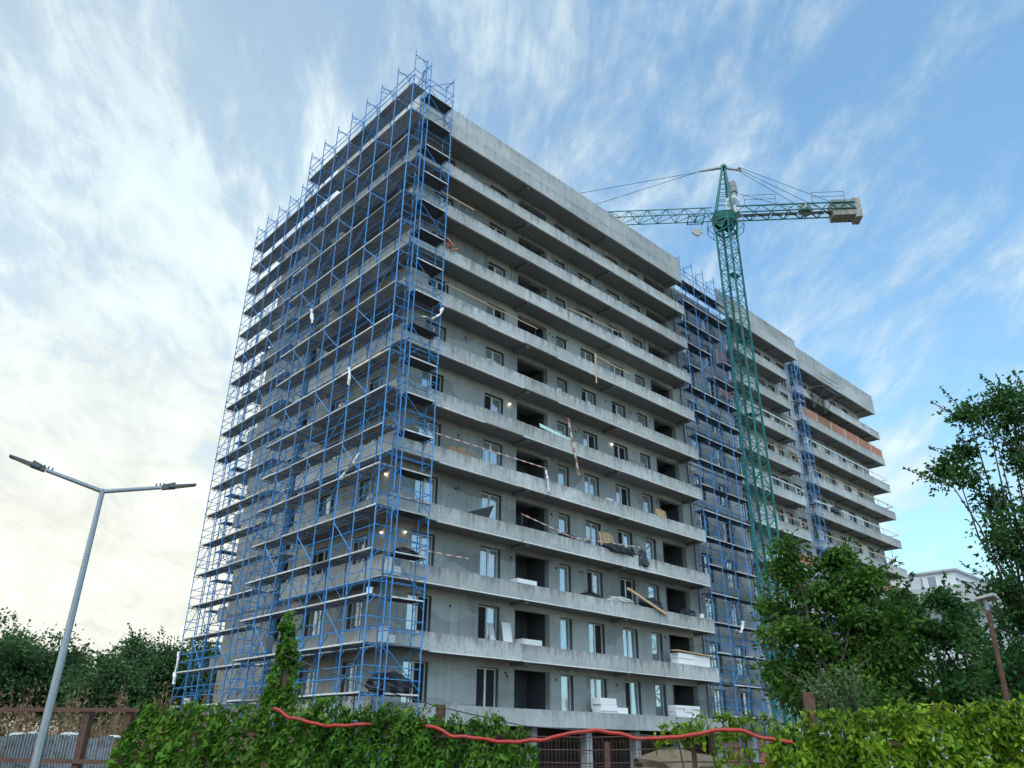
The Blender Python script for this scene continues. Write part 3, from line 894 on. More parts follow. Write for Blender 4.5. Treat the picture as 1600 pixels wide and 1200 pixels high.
lattice(0.9, 30.0, 0.55, ZJ - 0.05, ZJ + 0.95, True, 1.5, 0.030, 'jib')
lattice(-0.9, -10.4, 0.60, ZJ - 0.05, ZJ + 0.55, False, 1.25, 0.042, 'counter_jib')
m = MB()
for i in range(7):
    a0 = -1.6 - i * 1.1
    p = [J(a0, -0.2, ZJ + 0.0), J(a0 - 1.0, -0.2, ZJ + 0.0), J(a0 - 1.0, 0.2, ZJ + 0.0), J(a0, 0.2, ZJ + 0.0)]
    m.poly(p)
part('counter_jib_walkway', m, 'grey_machine', crane)
wm_ = MB(); wm_.box(-0.275, 0.275, -0.55, 0.55, -0.80, 0.70); CW = wm_.mesh('counterweight', 'counterweight')
ang = math.atan2(JD.y, JD.x)
for i in range(4):
    big_ = i == 3
    o = put('counterweight', CW, crane, tuple(J(-8.85 - 0.57 * i, 0, ZJ + (0.15 if not big_ else 0.1))), (0, 0, ang))
    if big_: o.scale = (1.0, 1.02, 1.25)
for a0, a1 in ((-1.6, -4.1), (-7.0, -9.6)):
    m = MB()
    for s in (-0.75, ):
        for z in (0.0, 0.5, 0.95):
            m.tube(J(a0, s, ZJ + 0.55 + z), J(a1, s, ZJ + 0.55 + z), 0.022, k=4) if z else None
        m.tube(J(a0, s, ZJ + 0.4), J(a0, s, ZJ + 1.5), 0.022, k=4); m.tube(J(a1, s, ZJ + 0.4), J(a1, s, ZJ + 1.5), 0.022, k=4)
    part('guard_rail', m, 'frame_grey', crane)
m = MB(); o = J(-6.6, 0, 0); m.box(o.x - 0.6, o.x + 0.6, o.y - 0.4, o.y + 0.4, ZJ + 0.1, ZJ + 0.6); part('winch', m, 'grey_machine', crane)
for (p, q) in ((J(1.5, 0, 44.75), J(13.0, 0, ZJ + 0.95)), (J(1.5, 0, 44.7), J(24.0, 0, ZJ + 0.95)), (J(-1.8, 0.2, 44.7), J(-7.0, 0.55, ZJ + 0.6)),
               (J(-1.8, -0.2, 44.75), J(-8.6, -0.55, ZJ + 0.6)), (J(-1.8, 0, 44.7), J(-7.6, 0, ZJ + 0.6)), (J(-1.1, 0, ZJ + 2.4), J(-5.6, 0, ZJ + 0.6))):
    m = MB(); m.tube(p, q, 0.022, k=5); part('tie_rod', m, 'cable', crane)
m = MB(); t0 = J(2.4, 0, ZJ - 0.3); [m.tube(J(1.7, s_, ZJ - .25), J(3.0, s_, ZJ - .25), 0.04, k=5) for s_ in (-.55, .55)]; [m.tube(J(a_, -.55, ZJ - .25), J(a_, .55, ZJ - .25), 0.04, k=5) for a_ in (1.7, 2.35, 3.0)]; [m.tube(J(a_, s_, ZJ - .28), J(a_, s_, ZJ - .02), 0.07, k=6) for a_ in (1.75, 2.95) for s_ in (-.55, .55)]
part('trolley', m, 'crane_green', crane)
m = MB()
for s in (-0.45, 0.45): m.tube(J(2.35 + s, 0, ZJ - 0.3), J(2.35 + s * 0.9, 0, ZJ - 1.15), 0.014, k=4)
part('hoist_rope', m, 'cable', crane)
m = MB(); hz0 = ZJ - 1.2
prof = [(-0.45, 0), (0.45, 0), (0.42, -0.28), (0.12, -0.62), (-0.12, -0.62), (-0.42, -0.28)]
n0 = len(m.v)
for s in (-0.09, 0.09): m.v += [tuple(J(2.35 + p, s, hz0 + z)) for p, z in prof]
m.f += [tuple(range(5, -1, -1)), tuple(range(6, 12))] + [(i, (i + 1) % 6, 6 + (i + 1) % 6, 6 + i) for i in range(6)]
m.tube(J(2.35, 0, hz0 - 0.6), J(2.35, 0, hz0 - 0.95), 0.05, 0.02, k=6)
part('hook_block', m, 'grey_machine', crane)

# ------------------------------------------------------------------ things left on balconies and scaffolds
m = MB(); m.tube((0, 0, 0), (0, 0, 0.9), 0.012, k=5); STAKE = m.mesh('post', 'lamp_body')


def barrier(label, pts, mat='warning_stripe', posts=True, r=0.028, drop=0.75):
    t = thing('barrier_rail', label, 'barrier', (pts[0][0], pts[0][1], pts[0][2] - drop))
    for p, q in zip(pts, pts[1:]):
        p = Vector(p); q = Vector(q); d = q - p; L = d.length
        m = MB(); m.box(0, L, -0.012, 0.012, -r, r)
        o = put('rail', m.mesh('rail', mat), t, tuple(p)); o.rotation_euler = d.to_track_quat('X', 'Z').to_euler()
        if posts:
            n = max(1, int(L / 2.4))
            for i in range(n + 1):
                c = p.lerp(q, min(0.98, max(0.02, i / n)))
                put('post', STAKE, t, (c.x, c.y + 0.03, c.z - 0.88 + 0.05), (rng.gauss(0, 0.03), rng.gauss(0, 0.03), 0))
    return t


barrier('red and white striped barrier rail running from the corner scaffold to the hanging white rag', [(20.6, 29.42, 14.33), (25.4, 29.42, 14.36), (30.1, 29.42, 14.40)])
barrier('sagging red and white barrier rail leading down to the black plastic heap', [(28.2, 29.42, 11.35), (32.3, 29.42, 10.78), (38.4, 29.42, 11.25)])
barrier('short red and white barrier rail below the two lit corner bulbs', [(20.4, 29.42, 8.30), (24.6, 29.42, 8.36)])
barrier('pale timber guard rail on the balcony right of the scaffold corner, seven floors up', [(22.2, 29.42, 23.32), (29.5, 29.42, 23.25)], 'wood', r=0.03)
barrier('timber guard rail with a hanging upright below the middle of the front', [(34.75, 29.40, 23.34), (38.5, 29.42, 23.22)], 'wood', r=0.03)
barrier('thin pale rail on an upper balcony under the bare concrete floors', [(32.2, 29.42, 25.9), (38.1, 29.42, 26.2)], 'wood', r=0.02)
barrier('timber rail poking out of the top of the corner scaffold', [(20.9, 29.3, 29.25), (24.0, 29.3, 29.25)], 'wood', r=0.035)
m = MB(); m.box(0, 3.5, -0.03, 0.03, -0.05, 0.05)
o = put('striped_pole', m.mesh('striped_pole', 'warning_stripe'), None, (31.9, 29.26, 18.0)); tag(o, 'red and white striped pole leaning across a balcony edge beside the mint board', 'pole')
o.rotation_euler = Vector((0.85, 0.02, -3.35)).to_track_quat('X', 'Z').to_euler()
m = MB(); m.box(-0.04, 0.04, 0, 0.05, -2.15, 0); o = put('timber_upright', m.mesh('timber_upright', 'wood'), None, (34.72, 29.27, 23.4)); tag(o, 'single timber hanging down over a balcony edge at mid height', 'timber')


def block_stack(label, x0, x1, y, z0, z1, n, cols=1, mat='foam', name='insulation_stack', cat='insulation', dep=0.6, plank=False):
    t = thing(name, label, cat, ((x0 + x1) / 2, y, z0))
    h = (z1 - z0) / n; w = (x1 - x0) / cols
    for c in range(cols):
        k = n if cols == 1 or plank else max(1, n - (rng.random() < 0.35))
        for i in range(k):
            j = rng.uniform(-0.04, 0.04); m = MB()
            m.box(x0 + c * w + 0.02 + j, x0 + (c + 1) * w - 0.02 + j, y + rng.uniform(-.03, .03), y + dep, z0 + i * h + 0.004, z0 + (i + 1) * h - 0.004)
            part('block', m, mat, t)
    if plank:
        m = MB(); m.hexa([(x0 - .3, y - .1, z1 + .10), (x1 + .1, y - .1, z1 + .01), (x1 + .1, y + .3, z1 + .01), (x0 - .3, y + .3, z1 + .10), (x0 - .3, y - .1, z1 + .16), (x1 + .1, y - .1, z1 + .07), (x1 + .1, y + .3, z1 + .07), (x0 - .3, y + .3, z1 + .16)])
        part('plank', m, 'wood', t)
    return t


block_stack('two wrapped white bundles under a plank at the balcony end above the vines', 41.75, 45.2, 29.53, 4.1, 5.32, 4, 2, plank=True)
block_stack('tall white foam stack in front of a ground floor window', 34.3, 35.7, 29.56, 1.45, 2.42, 3)
block_stack('low white foam slab beside the taller foam stack', 35.75, 36.7, 29.56, 1.4, 1.98, 2)
block_stack('pile of grey white sacks before the ground floor right loggia', 41.2, 43.7, 29.6, 1.4, 2.32, 5, 3, 'white_plastic', 'sack_pile', 'sacks')
block_stack('white foam blocks stacked in the first floor loggia', 29.0, 30.45, 30.1, 4.1, 5.05, 3)
block_stack('white foam slabs by the second floor loggia', 28.4, 29.85, 29.9, 7.1, 8.03, 3)
block_stack('white foam block in the ground floor left loggia', 28.6, 29.9, 30.2, 1.2, 2.03, 2, 2)
for lab, x, y, z, w, h, lean, mat in (
        ('white framed board leaning beside the first floor loggia', 27.7, 30.25, 4.08, 0.62, 1.7, 0.25, 'foam'),
        ('grey board leaning across the first floor door', 26.65, 30.25, 4.08, 0.35, 1.55, 0.45, 'concrete_pale'),
        ('white board leaning on a fourth floor wall between two windows', 36.6, 30.3, 13.08, 0.65, 1.25, 0.15, 'foam')):
    m = MB(); m.hexa([(x, y - lean, z), (x + w, y - lean, z), (x + w, y - lean + .05, z), (x, y - lean + .05, z), (x + lean * .5, y + .2, z + h), (x + w + lean * .5, y + .2, z + h), (x + w + lean * .5, y + .25, z + h), (x + lean * .5, y + .25, z + h)])
    tag(part('leaning_board', m, mat, None), lab, 'board')
m = MB(); m.hexa([(29.85, 29.56, 16.9), (32.6, 29.56, 16.65), (32.6, 29.6, 16.65), (29.85, 29.6, 16.9), (29.85, 29.66, 17.18), (32.55, 29.66, 16.93), (32.55, 29.70, 16.93), (29.85, 29.70, 17.18)])
tag(part('mint_board', m, 'mint_board', None), 'pale mint green board lying along a balcony edge', 'board')
for i, (x, z, w, h, rz) in enumerate(((23.6, 13.62, 0.55, 0.36, 0.3), (24.1, 13.62, 0.6, 0.52, -0.5), (24.75, 13.62, 0.5, 0.30, 0.2))):
    m = MB(); m.box(-w / 2, w / 2, -0.2, 0.2, 0, h); o = put('cardboard_box', m.mesh('cardboard_box', 'cardboard'), None, (x, 29.85, z), (0.15, 0.2 * (-1) ** i, rz))
    tag(o, ('small tilted brown cardboard box nearest the corner scaffold', 'tallest brown cardboard box of the three on the balcony', 'low brown cardboard box nearest the first window')[i], 'box', 'cardboard boxes on a balcony')
for lab, x0, n, z in (('bundle of upright timbers on a balcony beside black plastic', 35.3, 7, 11.15), ('bundle of upright timbers before the right hand loggia', 41.15, 6, 13.75)):
    t = thing('timber_bundle', lab, 'timber', (x0 + 0.5, 29.9, z - 0.8))
    for i in range(n):
        m = MB(); x = x0 + i * 0.19; m.hexa([(x, 29.75, z - .8), (x + .1, 29.75, z - .8), (x + .1, 29.85, z - .8), (x, 29.85, z - .8), (x - .18, 29.9, z + .62 + rng.uniform(-.1, .1)), (x - .08, 29.9, z + .62), (x - .08, 30.0, z + .62), (x - .18, 30.0, z + .62)])
        part('timber', m, 'wood', t)
m = MB(); m.hexa([(36.9, 29.3, 8.48), (36.95, 29.3, 8.60), (36.95, 29.42, 8.60), (36.9, 29.42, 8.48), (40.35, 29.16, 7.35), (40.4, 29.16, 7.47), (40.4, 29.28, 7.47), (40.35, 29.28, 7.35)])
tag(part('timber_plank', m, 'wood', None), 'long timber sloping over the parapet of the third band among rubbish', 'timber')
m = MB(); m.hexa([(18.12, 28.9, 17.25), (18.4, 28.9, 17.25), (18.4, 32.4, 17.25), (18.12, 32.4, 17.25), (18.12, 28.9, 17.35), (18.4, 28.9, 17.35), (18.4, 32.4, 17.35), (18.12, 32.4, 17.35)])
tag(part('timber_plank', m, 'wood', None), 'pale timber plank lying on the left side scaffold deck', 'timber')


def crumpled(name, label, cat, c, size, mat, seed, sub=3, amp=0.35, group=None):
    """crumpled sheet heap: a displaced sphere flattened at its base"""
    import bmesh
    from mathutils import noise
    bm = bmesh.new(); bmesh.ops.create_icosphere(bm, subdivisions=sub, radius=1.0)
    for v_ in bm.verts:
        p = v_.co.copy()
        f = 1 + amp * noise.noise(p * 2.1 + Vector((seed, 0, 0))) + amp * 0.6 * noise.noise(p * 5.3 + Vector((0, seed, 0)))
        v_.co = Vector((p.x * size[0] * f, p.y * size[1] * f, max(p.z, -0.55) * size[2] * f))
    me = bpy.data.meshes.new(name); bm.to_mesh(me); bm.free()
    me.materials.append(MAT[mat])
    return tag(put(name, me, None, c), label, cat, group)


crumpled('plastic_sheet', 'big heap of black plastic draped over a balcony edge at mid front', 'plastic sheet', (36.4, 29.5, 10.72), (1.55, 0.32, 0.36), 'black_plastic', 1.0)
crumpled('plastic_sheet', 'black plastic end hanging down over the parapet', 'plastic sheet', (38.55, 29.38, 10.45), (0.50, 0.16, 0.62), 'black_plastic', 2.0)
crumpled('plastic_sheet', 'dark plastic heap at the narrow third floor window', 'plastic sheet', (32.0, 29.7, 10.75), (0.7, 0.3, 0.26), 'black_plastic', 3.0)
crumpled('plastic_sheet', 'low black plastic heap left of the sloping timber', 'plastic sheet', (34.0, 29.62, 7.75), (0.75, 0.28, 0.22), 'black_plastic', 4.0)
crumpled('plastic_sheet', 'black plastic heap behind the sloping timber', 'plastic sheet', (39.5, 29.7, 7.95), (1.1, 0.3, 0.36), 'black_plastic', 5.0)
crumpled('plastic_sheet', 'round black plastic heap at the right loggia with white board on top', 'plastic sheet', (43.3, 29.65, 7.80), (0.85, 0.3, 0.30), 'black_plastic', 6.0)
crumpled('plastic_sheet', 'large dark tarpaulin bundle on the lowest corner scaffold deck', 'tarpaulin', (19.75, 28.45, 2.15), (1.0, 0.42, 0.58), 'black_plastic', 7.0)
crumpled('plastic_sheet', 'small dark bundle on the corner deck beside two lit bulbs', 'tarpaulin', (20.1, 28.4, 7.78), (0.55, 0.25, 0.2), 'black_plastic', 8.0)
crumpled('plastic_sheet', 'dark plastic bundle on the third block of balconies', 'tarpaulin', (69.4, 30.45, 19.95), (0.9, 0.3, 0.4), 'black_plastic', 9.0)
crumpled('rubbish_heap', 'mixed grey rubbish heap on the third balcony band', 'rubbish', (36.6, 29.65, 7.78), (1.2, 0.3, 0.24), 'concrete_pale', 10.0)
m = MB(); m.hexa([(24.7, 29.6, 10.72), (26.0, 29.6, 10.72), (26.0, 29.9, 10.72), (24.7, 29.9, 10.72), (24.7, 29.6, 10.8), (26.3, 29.5, 11.45), (26.3, 29.8, 11.45), (24.7, 29.9, 10.8)])
tag(part('plastic_sheet', m, 'black_plastic', None), 'stiff dark sheet sticking up before a third floor window', 'sheet')
t = thing('red_debris', 'reddish broken boards on the corner scaffold near the top', 'debris', (22.2, 29.3, 25.6))
for i in range(6):
    m = MB(); m.box(-0.3, 0.3, -0.02, 0.02, -0.05, 0.05); o = put('board', m.mesh('board', 'brick'), t, (22.0 + rng.uniform(-.1, .6), 29.25 + rng.uniform(-.1, .1), 25.8 + rng.uniform(-.25, .3)), (rng.uniform(-1, 1), rng.uniform(-1, 1), rng.uniform(-1, 1)))


def rag(label, pts, w, seed, mat='white_plastic'):
    """torn plastic strip: a twisting ribbon through the given points"""
    rg = random.Random(seed); m = MB(); pts = [Vector(p) for p in pts]; fine = []
    for p, q in zip(pts, pts[1:]):
        for i in range(4): fine.append(p.lerp(q, i / 4.0))
    fine.append(pts[-1]); k = 6
    for i, p in enumerate(fine):
        ww = w * (0.55 + 0.6 * rg.random()); tw = rg.uniform(-0.5, 0.5) + i * 0.25
        for j in range(k):
            a_ = 2 * math.pi * j / k + tw; rr = ww * (0.35 + 0.75 * rg.random())
            m.v.append((p.x + rr * math.cos(a_), p.y + rr * math.sin(a_), p.z + rg.uniform(-.03, .03)))
    for i in range(len(fine) - 1):
        for j in range(k):
            m.f.append((i * k + j, i * k + (j + 1) % k, (i + 1) * k + (j + 1) % k, (i + 1) * k + j))
    m.f.append(tuple(range(k))); m.f.append(tuple(range(len(m.v) - k, len(m.v))))
    return tag(part('plastic_rag', m, mat, None), label, 'rag')


rag('white plastic rag hanging from the left scaffold beside the pale plank', [(18.0, 31.55, 17.4), (17.98, 31.4, 17.0), (17.98, 31.35, 16.3)], 0.11, 1)
rag('white plastic rag high on the left end of the near scaffold', [(18.0, 36.6, 22.95), (18.0, 36.45, 22.5), (18.0, 36.25, 21.9)], 0.11, 2)
rag('torn white plastic sheet flapping on the side scaffold at mid height', [(18.0, 29.7, 12.3), (18.0, 30.1, 11.85), (18.0, 30.75, 11.7), (18.0, 31.1, 11.3)], 0.13, 3)
rag('white plastic strip blown sideways on the corner scaffold', [(19.7, 27.97, 19.6), (20.4, 27.95, 19.7), (20.9, 27.95, 20.2), (21.0, 27.95, 20.6)], 0.09, 4)
rag('long white plastic strip on the far left scaffold pole', [(19.1, 49.9, 4.95), (19.08, 49.85, 4.2), (19.08, 49.9, 3.7), (19.08, 49.8, 3.1)], 0.14, 5)
rag('white rag on the scaffold behind the crane near the trees', [(49.6, 29.5, 8.0), (49.4, 29.45, 7.6), (49.1, 29.45, 7.2)], 0.16, 6)
rag('dirty white rag hanging over a balcony at the end of the striped rail', [(30.0, 29.3, 14.25), (30.1, 29.26, 13.6), (30.2, 29.27, 12.95)], 0.13, 7)
rag('white plastic tied to the corner scaffold under a striped rail', [(19.3, 28.0, 10.15), (20.2, 27.97, 10.05), (20.9, 27.98, 10.1)], 0.09, 8)
for lab, x0, x1, z0, z1 in (('tall white insulation board on the lowest corner band', 19.6, 20.05, 4.0, 4.66), ('small white insulation board beside the taller one on the corner band', 20.1, 20.45, 4.0, 4.34),
                            ('white insulation board on the corner of the second band', 19.62, 19.98, 6.92, 7.66), ('small white board right of the second band corner board', 20.1, 20.5, 6.92, 7.32)):
    m = MB(); m.box(x0, x1, 29.27, 29.318, z0, z1); tag(part('insulation_board', m, 'foam', None), lab, 'board')


def bucket(label, x, y, z, r=0.14, h=0.26, mat='white_plastic'):
    t = thing('bucket', label, 'bucket', (x, y, z)); m = MB()
    m.tube((x, y, z), (x, y, z + h), r * 0.85, r, k=12); part('pail', m, mat, t)
    m = MB(); m.tube((x, y, z + h - 0.03), (x, y, z + h + 0.005), r * 1.06, k=12); part('rim', m, mat, t)


bucket('white bucket on the second deck of the corner scaffold', 18.3, 28.3, 5.72)
bucket('white bucket on the balcony end beside black plastic', 44.8, 29.62, 7.55, 0.17, 0.4)
bucket('white bucket at the left end of the lowest far scaffold deck', 19.5, 48.4, 1.9, 0.2, 0.4)
# lit site bulbs in their holders
for i, (lab, x, y, z) in enumerate((('lit bare bulb on the front wall at the near corner', 21.5, 30.56, 9.35), ('lit bare bulb on the side wall below another lit bulb', 20.78, 31.57, 9.36),
                      ('upper lit bare bulb on the side wall near the corner', 20.78, 31.6, 12.35), ('lit bare bulb beside the sixth floor left loggia', 28.3, 30.56, 18.2),
                      ('lit bare bulb between two windows at the middle of the front', 37.55, 30.56, 18.15))):
    t = thing('wall_lamp', lab, 'lamp', (x, y, z), 'lit bulbs on the walls')
    m = MB(); m.tube((x, y, z + 0.06), (x, y, z + 0.16), 0.035, k=8); part('holder', m, 'lamp_body', t)
    import bmesh
    bm = bmesh.new(); bmesh.ops.create_icosphere(bm, subdivisions=2, radius=0.055); me = bpy.data.meshes.new('bulb'); bm.to_mesh(me); bm.free(); me.materials.append(MAT['bulb'])
    put('bulb', me, t, (x, y, z))
for i in range(34):
    k = rng.randrange(1, 11); x = rng.uniform(21.5, 45.3); h = rng.uniform(0.45, 0.95); z = b_(k) + 0.78
    m = MB(); lx = rng.gauss(0, 0.06); m.path([(x, YF + 0.08, z), (x + lx * .5, YF + 0.08, z + h * .6), (x + lx, YF + 0.08, z + h)] + ([(x + lx + 0.16, YF + 0.08, z + h + 0.01)] if rng.random() < 0.5 else []), 0.013, k=5)
    part('stake', m, 'lamp_body', bld)
for i in range(26):                                                     # junction boxes and dangling leads on the walls
    k = rng.randrange(0, 8); x = rng.choice((24.6, 28.4, 31.95, 34.2, 37.0, 39.9, 42.1)) + rng.uniform(-.25, .25); z = b_(k + 1) - rng.uniform(0.45, 0.8)
    m = MB(); m.box(x - .05, x + .05, YW - 0.03, YW - 0.002, z - .05, z + .05); m.path([(x, YW - .04, z), (x + rng.uniform(-.1, .1), YW - .08, z - .12), (x + rng.uniform(-.12, .12), YW - .06, z - .3)], 0.008, k=4)
    part('junction_box', m, 'void', bld)
# site guard rails of the second and third blocks (fixed to the balconies)
for k in range(5, 10):
    for (x0, x1, y) in ((X2a, X2, Y2), (X3a, X3, Y3)):
        if y == Y3 and k == 9: continue
        if y == Y2 and k == 9: continue
        z = b_(k) + 0.8; m = MB()
        m.box(x0, x1 - 0.05, y + 0.04, y + 0.08, z + 0.55, z + 0.63)
        for x in np.arange(x0 + 0.5, x1, 2.3): m.box(x, x + 0.05, y + 0.085, y + 0.12, z, z + 0.66)
        m.box(x1 - 0.09, x1 - 0.05, y + 0.1, y + 1.3, z + 0.55, z + 0.63)
        part('guard_rail', m, 'wood' if k % 2 else 'lip', bld)
# timber bracket platform under the third block's roof
t = thing('bracket_platform', 'dark steel bracket platform with bars below the third roof edge', 'platform', (70, 29.9, 29.6))
for x in (68.2, 70.4):
    m = MB(); m.tube((x, Y3 - 0.1, 31.6), (x, Y3 - 1.5, 31.6), 0.05, k=5); m.tube((x, Y3 - 0.1, 30.0), (x, Y3 - 1.5, 31.6), 0.05, k=5); m.tube((x, Y3 - 0.1, 30.0), (x, Y3 - 0.1, 31.6), 0.05, k=5); part('bracket', m, 'frame_grey', t)
m = MB(); m.box(67.4, 71.0, Y3 - 1.5, Y3 - 0.1, 31.66, 31.72); part('deck', m, 'frame_grey', t)
for z in (32.0, 32.5, 33.0):
    m = MB(); m.tube((67.4, Y3 - 1.5, z), (71.2, Y3 - 1.5, z), 0.03, k=5); part('rail', m, 'lamp_body', t)
# rusty starter bars standing before the plinth
rb = MB(); rb.tube((0, 0, 0), (0, 0, 2.05), 0.012, k=4); RB = rb.mesh('bar', 'rust')
t = thing('starter_bars', 'row of rusty vertical steel bars before the plinth', 'steel bars', (33, 28.9, GND))
for i in range(70):
    put('bar', RB, t, (27.5 + i * 0.27 + rng.uniform(-.03, .03), 28.95, GND), (rng.gauss(0, 0.015), rng.gauss(0, 0.015), 0))
for z in (-0.9, -0.3, 0.25):
    m = MB(); m.tube((27.3, 28.93, z), (46.6, 28.93, z), 0.012, k=4); part('tie_bar', m, 'rust', t)

# ------------------------------------------------------------------ vegetation helpers
CAMR = np.array([list(EX), list(EY), list(EZ)])


def at(px, py, dist):
    """point at a horizontal distance from the camera, along the line of sight through a photo position"""
    r = CAMR @ np.array([px - 800.0, py - 600.0, 1207.37]); r = r / np.hypot(r[0], r[1]) * dist
    return r


def leaf_mesh(name, mat, C, axis, size, rs, width=0.55, fold=0.18):
    """one folded rhombus per leaf: centre C, pointing along axis"""
    n = len(C)
    ax = axis / np.maximum(np.linalg.norm(axis, axis=1, keepdims=True), 1e-6)
    rv = rs.normal(size=(n, 3)); sd = np.cross(ax, rv); sd /= np.maximum(np.linalg.norm(sd, axis=1, keepdims=True), 1e-6)
    nn = np.cross(ax, sd)
    s = size[:, None]
    v0 = C - ax * s * 0.5; v2 = C + ax * s * 0.5 - nn * s * 0.08
    v1 = C + sd * s * width * 0.5 - ax * s * 0.05 + nn * s * fold; v3 = C - sd * s * width * 0.5 - ax * s * 0.05 + nn * s * fold
    V = np.stack([v0, v1, v2, v3], 1).reshape(-1, 3)
    me = bpy.data.meshes.new(name)
    me.vertices.add(4 * n); me.vertices.foreach_set('co', V.astype(np.float32).ravel())
    idx = np.arange(n)[:, None] * 4
    tri = np.concatenate([idx + np.array([[0, 1, 2]]), idx + np.array([[0, 2, 3]])], 1).ravel()
    me.loops.add(len(tri)); me.loops.foreach_set('vertex_index', tri.astype(np.int32))
    me.polygons.add(2 * n); me.polygons.foreach_set('loop_start', (np.arange(2 * n) * 3).astype(np.int32))
    me.materials.append(MAT[mat]); me.update(calc_edges=True); me.validate()
    return me


def tree(name, label, cat, base, blobs, leaf, per_m3, mat, seed, trunk_r=0.12, sprig=0.0, clump=0.42, group=None, stems=1, droop=0.0, fill=0.62, sprig_len=0.7):
    """tapered trunk with limbs and a crown of leaf clumps; blobs = list of (centre, rx, rz) that outline the crown"""
    rs = np.random.RandomState(seed)
    base = np.array([base[0], base[1], GND])
    t = thing(name, label, cat, tuple(base), group)
    Cs, Ax, Sz = [], [], []
    tm = MB()
    allc = np.array([b[0] for b in blobs]); cen = allc.mean(0)
    lowz = min(b[0][2] - b[2] for b in blobs)
    for st in range(stems):
        off = rs.normal(size=2) * (0.0 if st == 0 else 0.35)
        fork = np.array([base[0] * 0.6 + cen[0] * 0.4 + off[0], base[1] * 0.6 + cen[1] * 0.4 + off[1], max(GND + 0.8, lowz + 0.35 * (cen[2] - lowz))])
        mid = (base + fork) / 2 + np.append(rs.normal(size=2) * 0.08, 0)
        tm.path([base + np.array([off[0] * .6, off[1] * .6, -0.1]), mid, fork], [trunk_r, trunk_r * 0.8, trunk_r * 0.6], k=8)
    for (c, rx, rz) in blobs:
        vol = 4.19 * rx * rx * rz
        ncl = max(4, int(vol / (clump ** 3 * 4.19) * fill))
        j1, j2 = rs.normal(size=3) * 0.22 * rx, rs.normal(size=3) * 0.22 * rx
        tm.path([fork, fork * .68 + c * .32 + j1, fork * .34 + c * .66 + j2, c], [trunk_r * 0.42, trunk_r * 0.32, trunk_r * 0.22, trunk_r * 0.12], k=6)
        for i in range(ncl):
            d = rs.normal(size=3); d /= np.linalg.norm(d)
            q = c + d * np.array([rx, rx, rz]) * rs.uniform(0.25, 1.0) ** 0.6
            if i % 3 == 0: tm.path([c, (c + q) / 2 + rs.normal(size=3) * 0.06, q], [trunk_r * 0.15, trunk_r * 0.1, 0.008], k=4)
            n = int(per_m3 * clump ** 3 * 4.19 * rs.uniform(0.5, 1.4))
            p = rs.normal(size=(n, 3)) * clump * np.array([0.55, 0.55, 0.38]) * rs.uniform(0.7, 1.25)
            Cs.append(q + p); a = p + rs.normal(size=(n, 3)) * clump * 0.7 + np.array([0, 0, -droop]); Ax.append(a); Sz.append(leaf * rs.uniform(0.6, 1.3, n))
            if rs.rand() < sprig:                                        # a leafy shoot past the outline
                out = d * np.array([1, 1, 0.4]) + np.array([0, 0, 0.75]); out /= np.linalg.norm(out)
                L = sprig_len * rs.uniform(0.5, 1.3); e = q + out * L
                tm.path([q, q + out * L * .5 + rs.normal(size=3) * .04, e], [0.012, 0.009, 0.004], k=4)
                k = int(26 * min(L, 1.0) / 0.7); f = np.linspace(0.1, 1.0, k)[:, None]
                pp = q + out * L * f + rs.normal(size=(k, 3)) * 0.07 * sprig_len * (1.25 - f)
                Cs.append(pp); Ax.append(rs.normal(size=(k, 3)) * 0.8 + out * 0.6 + np.array([0, 0, -droop])); Sz.append(leaf * rs.uniform(0.6, 1.15, k))
    part('trunk', tm, 'bark', t, smooth=True)
    me = leaf_mesh('crown', mat, np.concatenate(Cs), np.concatenate(Ax), np.concatenate(Sz), rs)
    o = put('crown', me, t, (0, 0, 0))
    return t


def blobs_px(lst, dist, k):
    out = []
    for (px, py, rpx, rzpx) in lst:
        c = at(px, py, dist); depth = float(np.array([EX[2], EY[2], EZ[2]]) @ c)
        s = depth / 1207.37
        out.append((c + np.array([c[0], c[1], 0]) / dist * rng.uniform(-.4, .4), rpx * s, rzpx * s))
    return out


# woods behind the left waste ground
for i, (px, py, r_, rz_, d) in enumerate(((-45, 1035, 75, 85, 62), (28, 1050, 62, 68, 66), (95, 1058, 55, 62, 64), (150, 1070, 45, 55, 58), (205, 1062, 55, 70, 68), (265, 1060, 55, 62, 66), (325, 1060, 55, 66, 70), (388, 1062, 55, 66, 66))):
    lab = ('dark broad tree at the left edge of the photo', 'rounded tree rising highest left of the lamp post', 'leafy tree directly behind the lamp post', 'low dark bushy tree just right of the lamp post',
           'tree with thin shoots on top right of the lamp post', 'pale green tree midway between lamp post and scaffold', 'tree beside the outer scaffold poles', 'tree seen through the far scaffold')[i]
    bl = blobs_px([(px, py, r_, rz_ * 0.8), (px - r_ * .5, py + 22, r_ * .7, rz_ * .6), (px + r_ * .55, py + 18, r_ * .7, rz_ * .65), (px + rng.uniform(-20, 20), py - rz_ * .45, r_ * .5, rz_ * .5), (px, 1115, r_ * .9, 40)], d, 1)
    b0 = at(px, 1180, d)
    tree('woodland_tree', lab, 'tree', (b0[0], b0[1]), bl, 0.26, 75, 'leaf_wood', 20 + i, 0.3, 0.10, clump=1.05, group='trees of the wood behind the waste ground', sprig_len=2.2, fill=0.9)
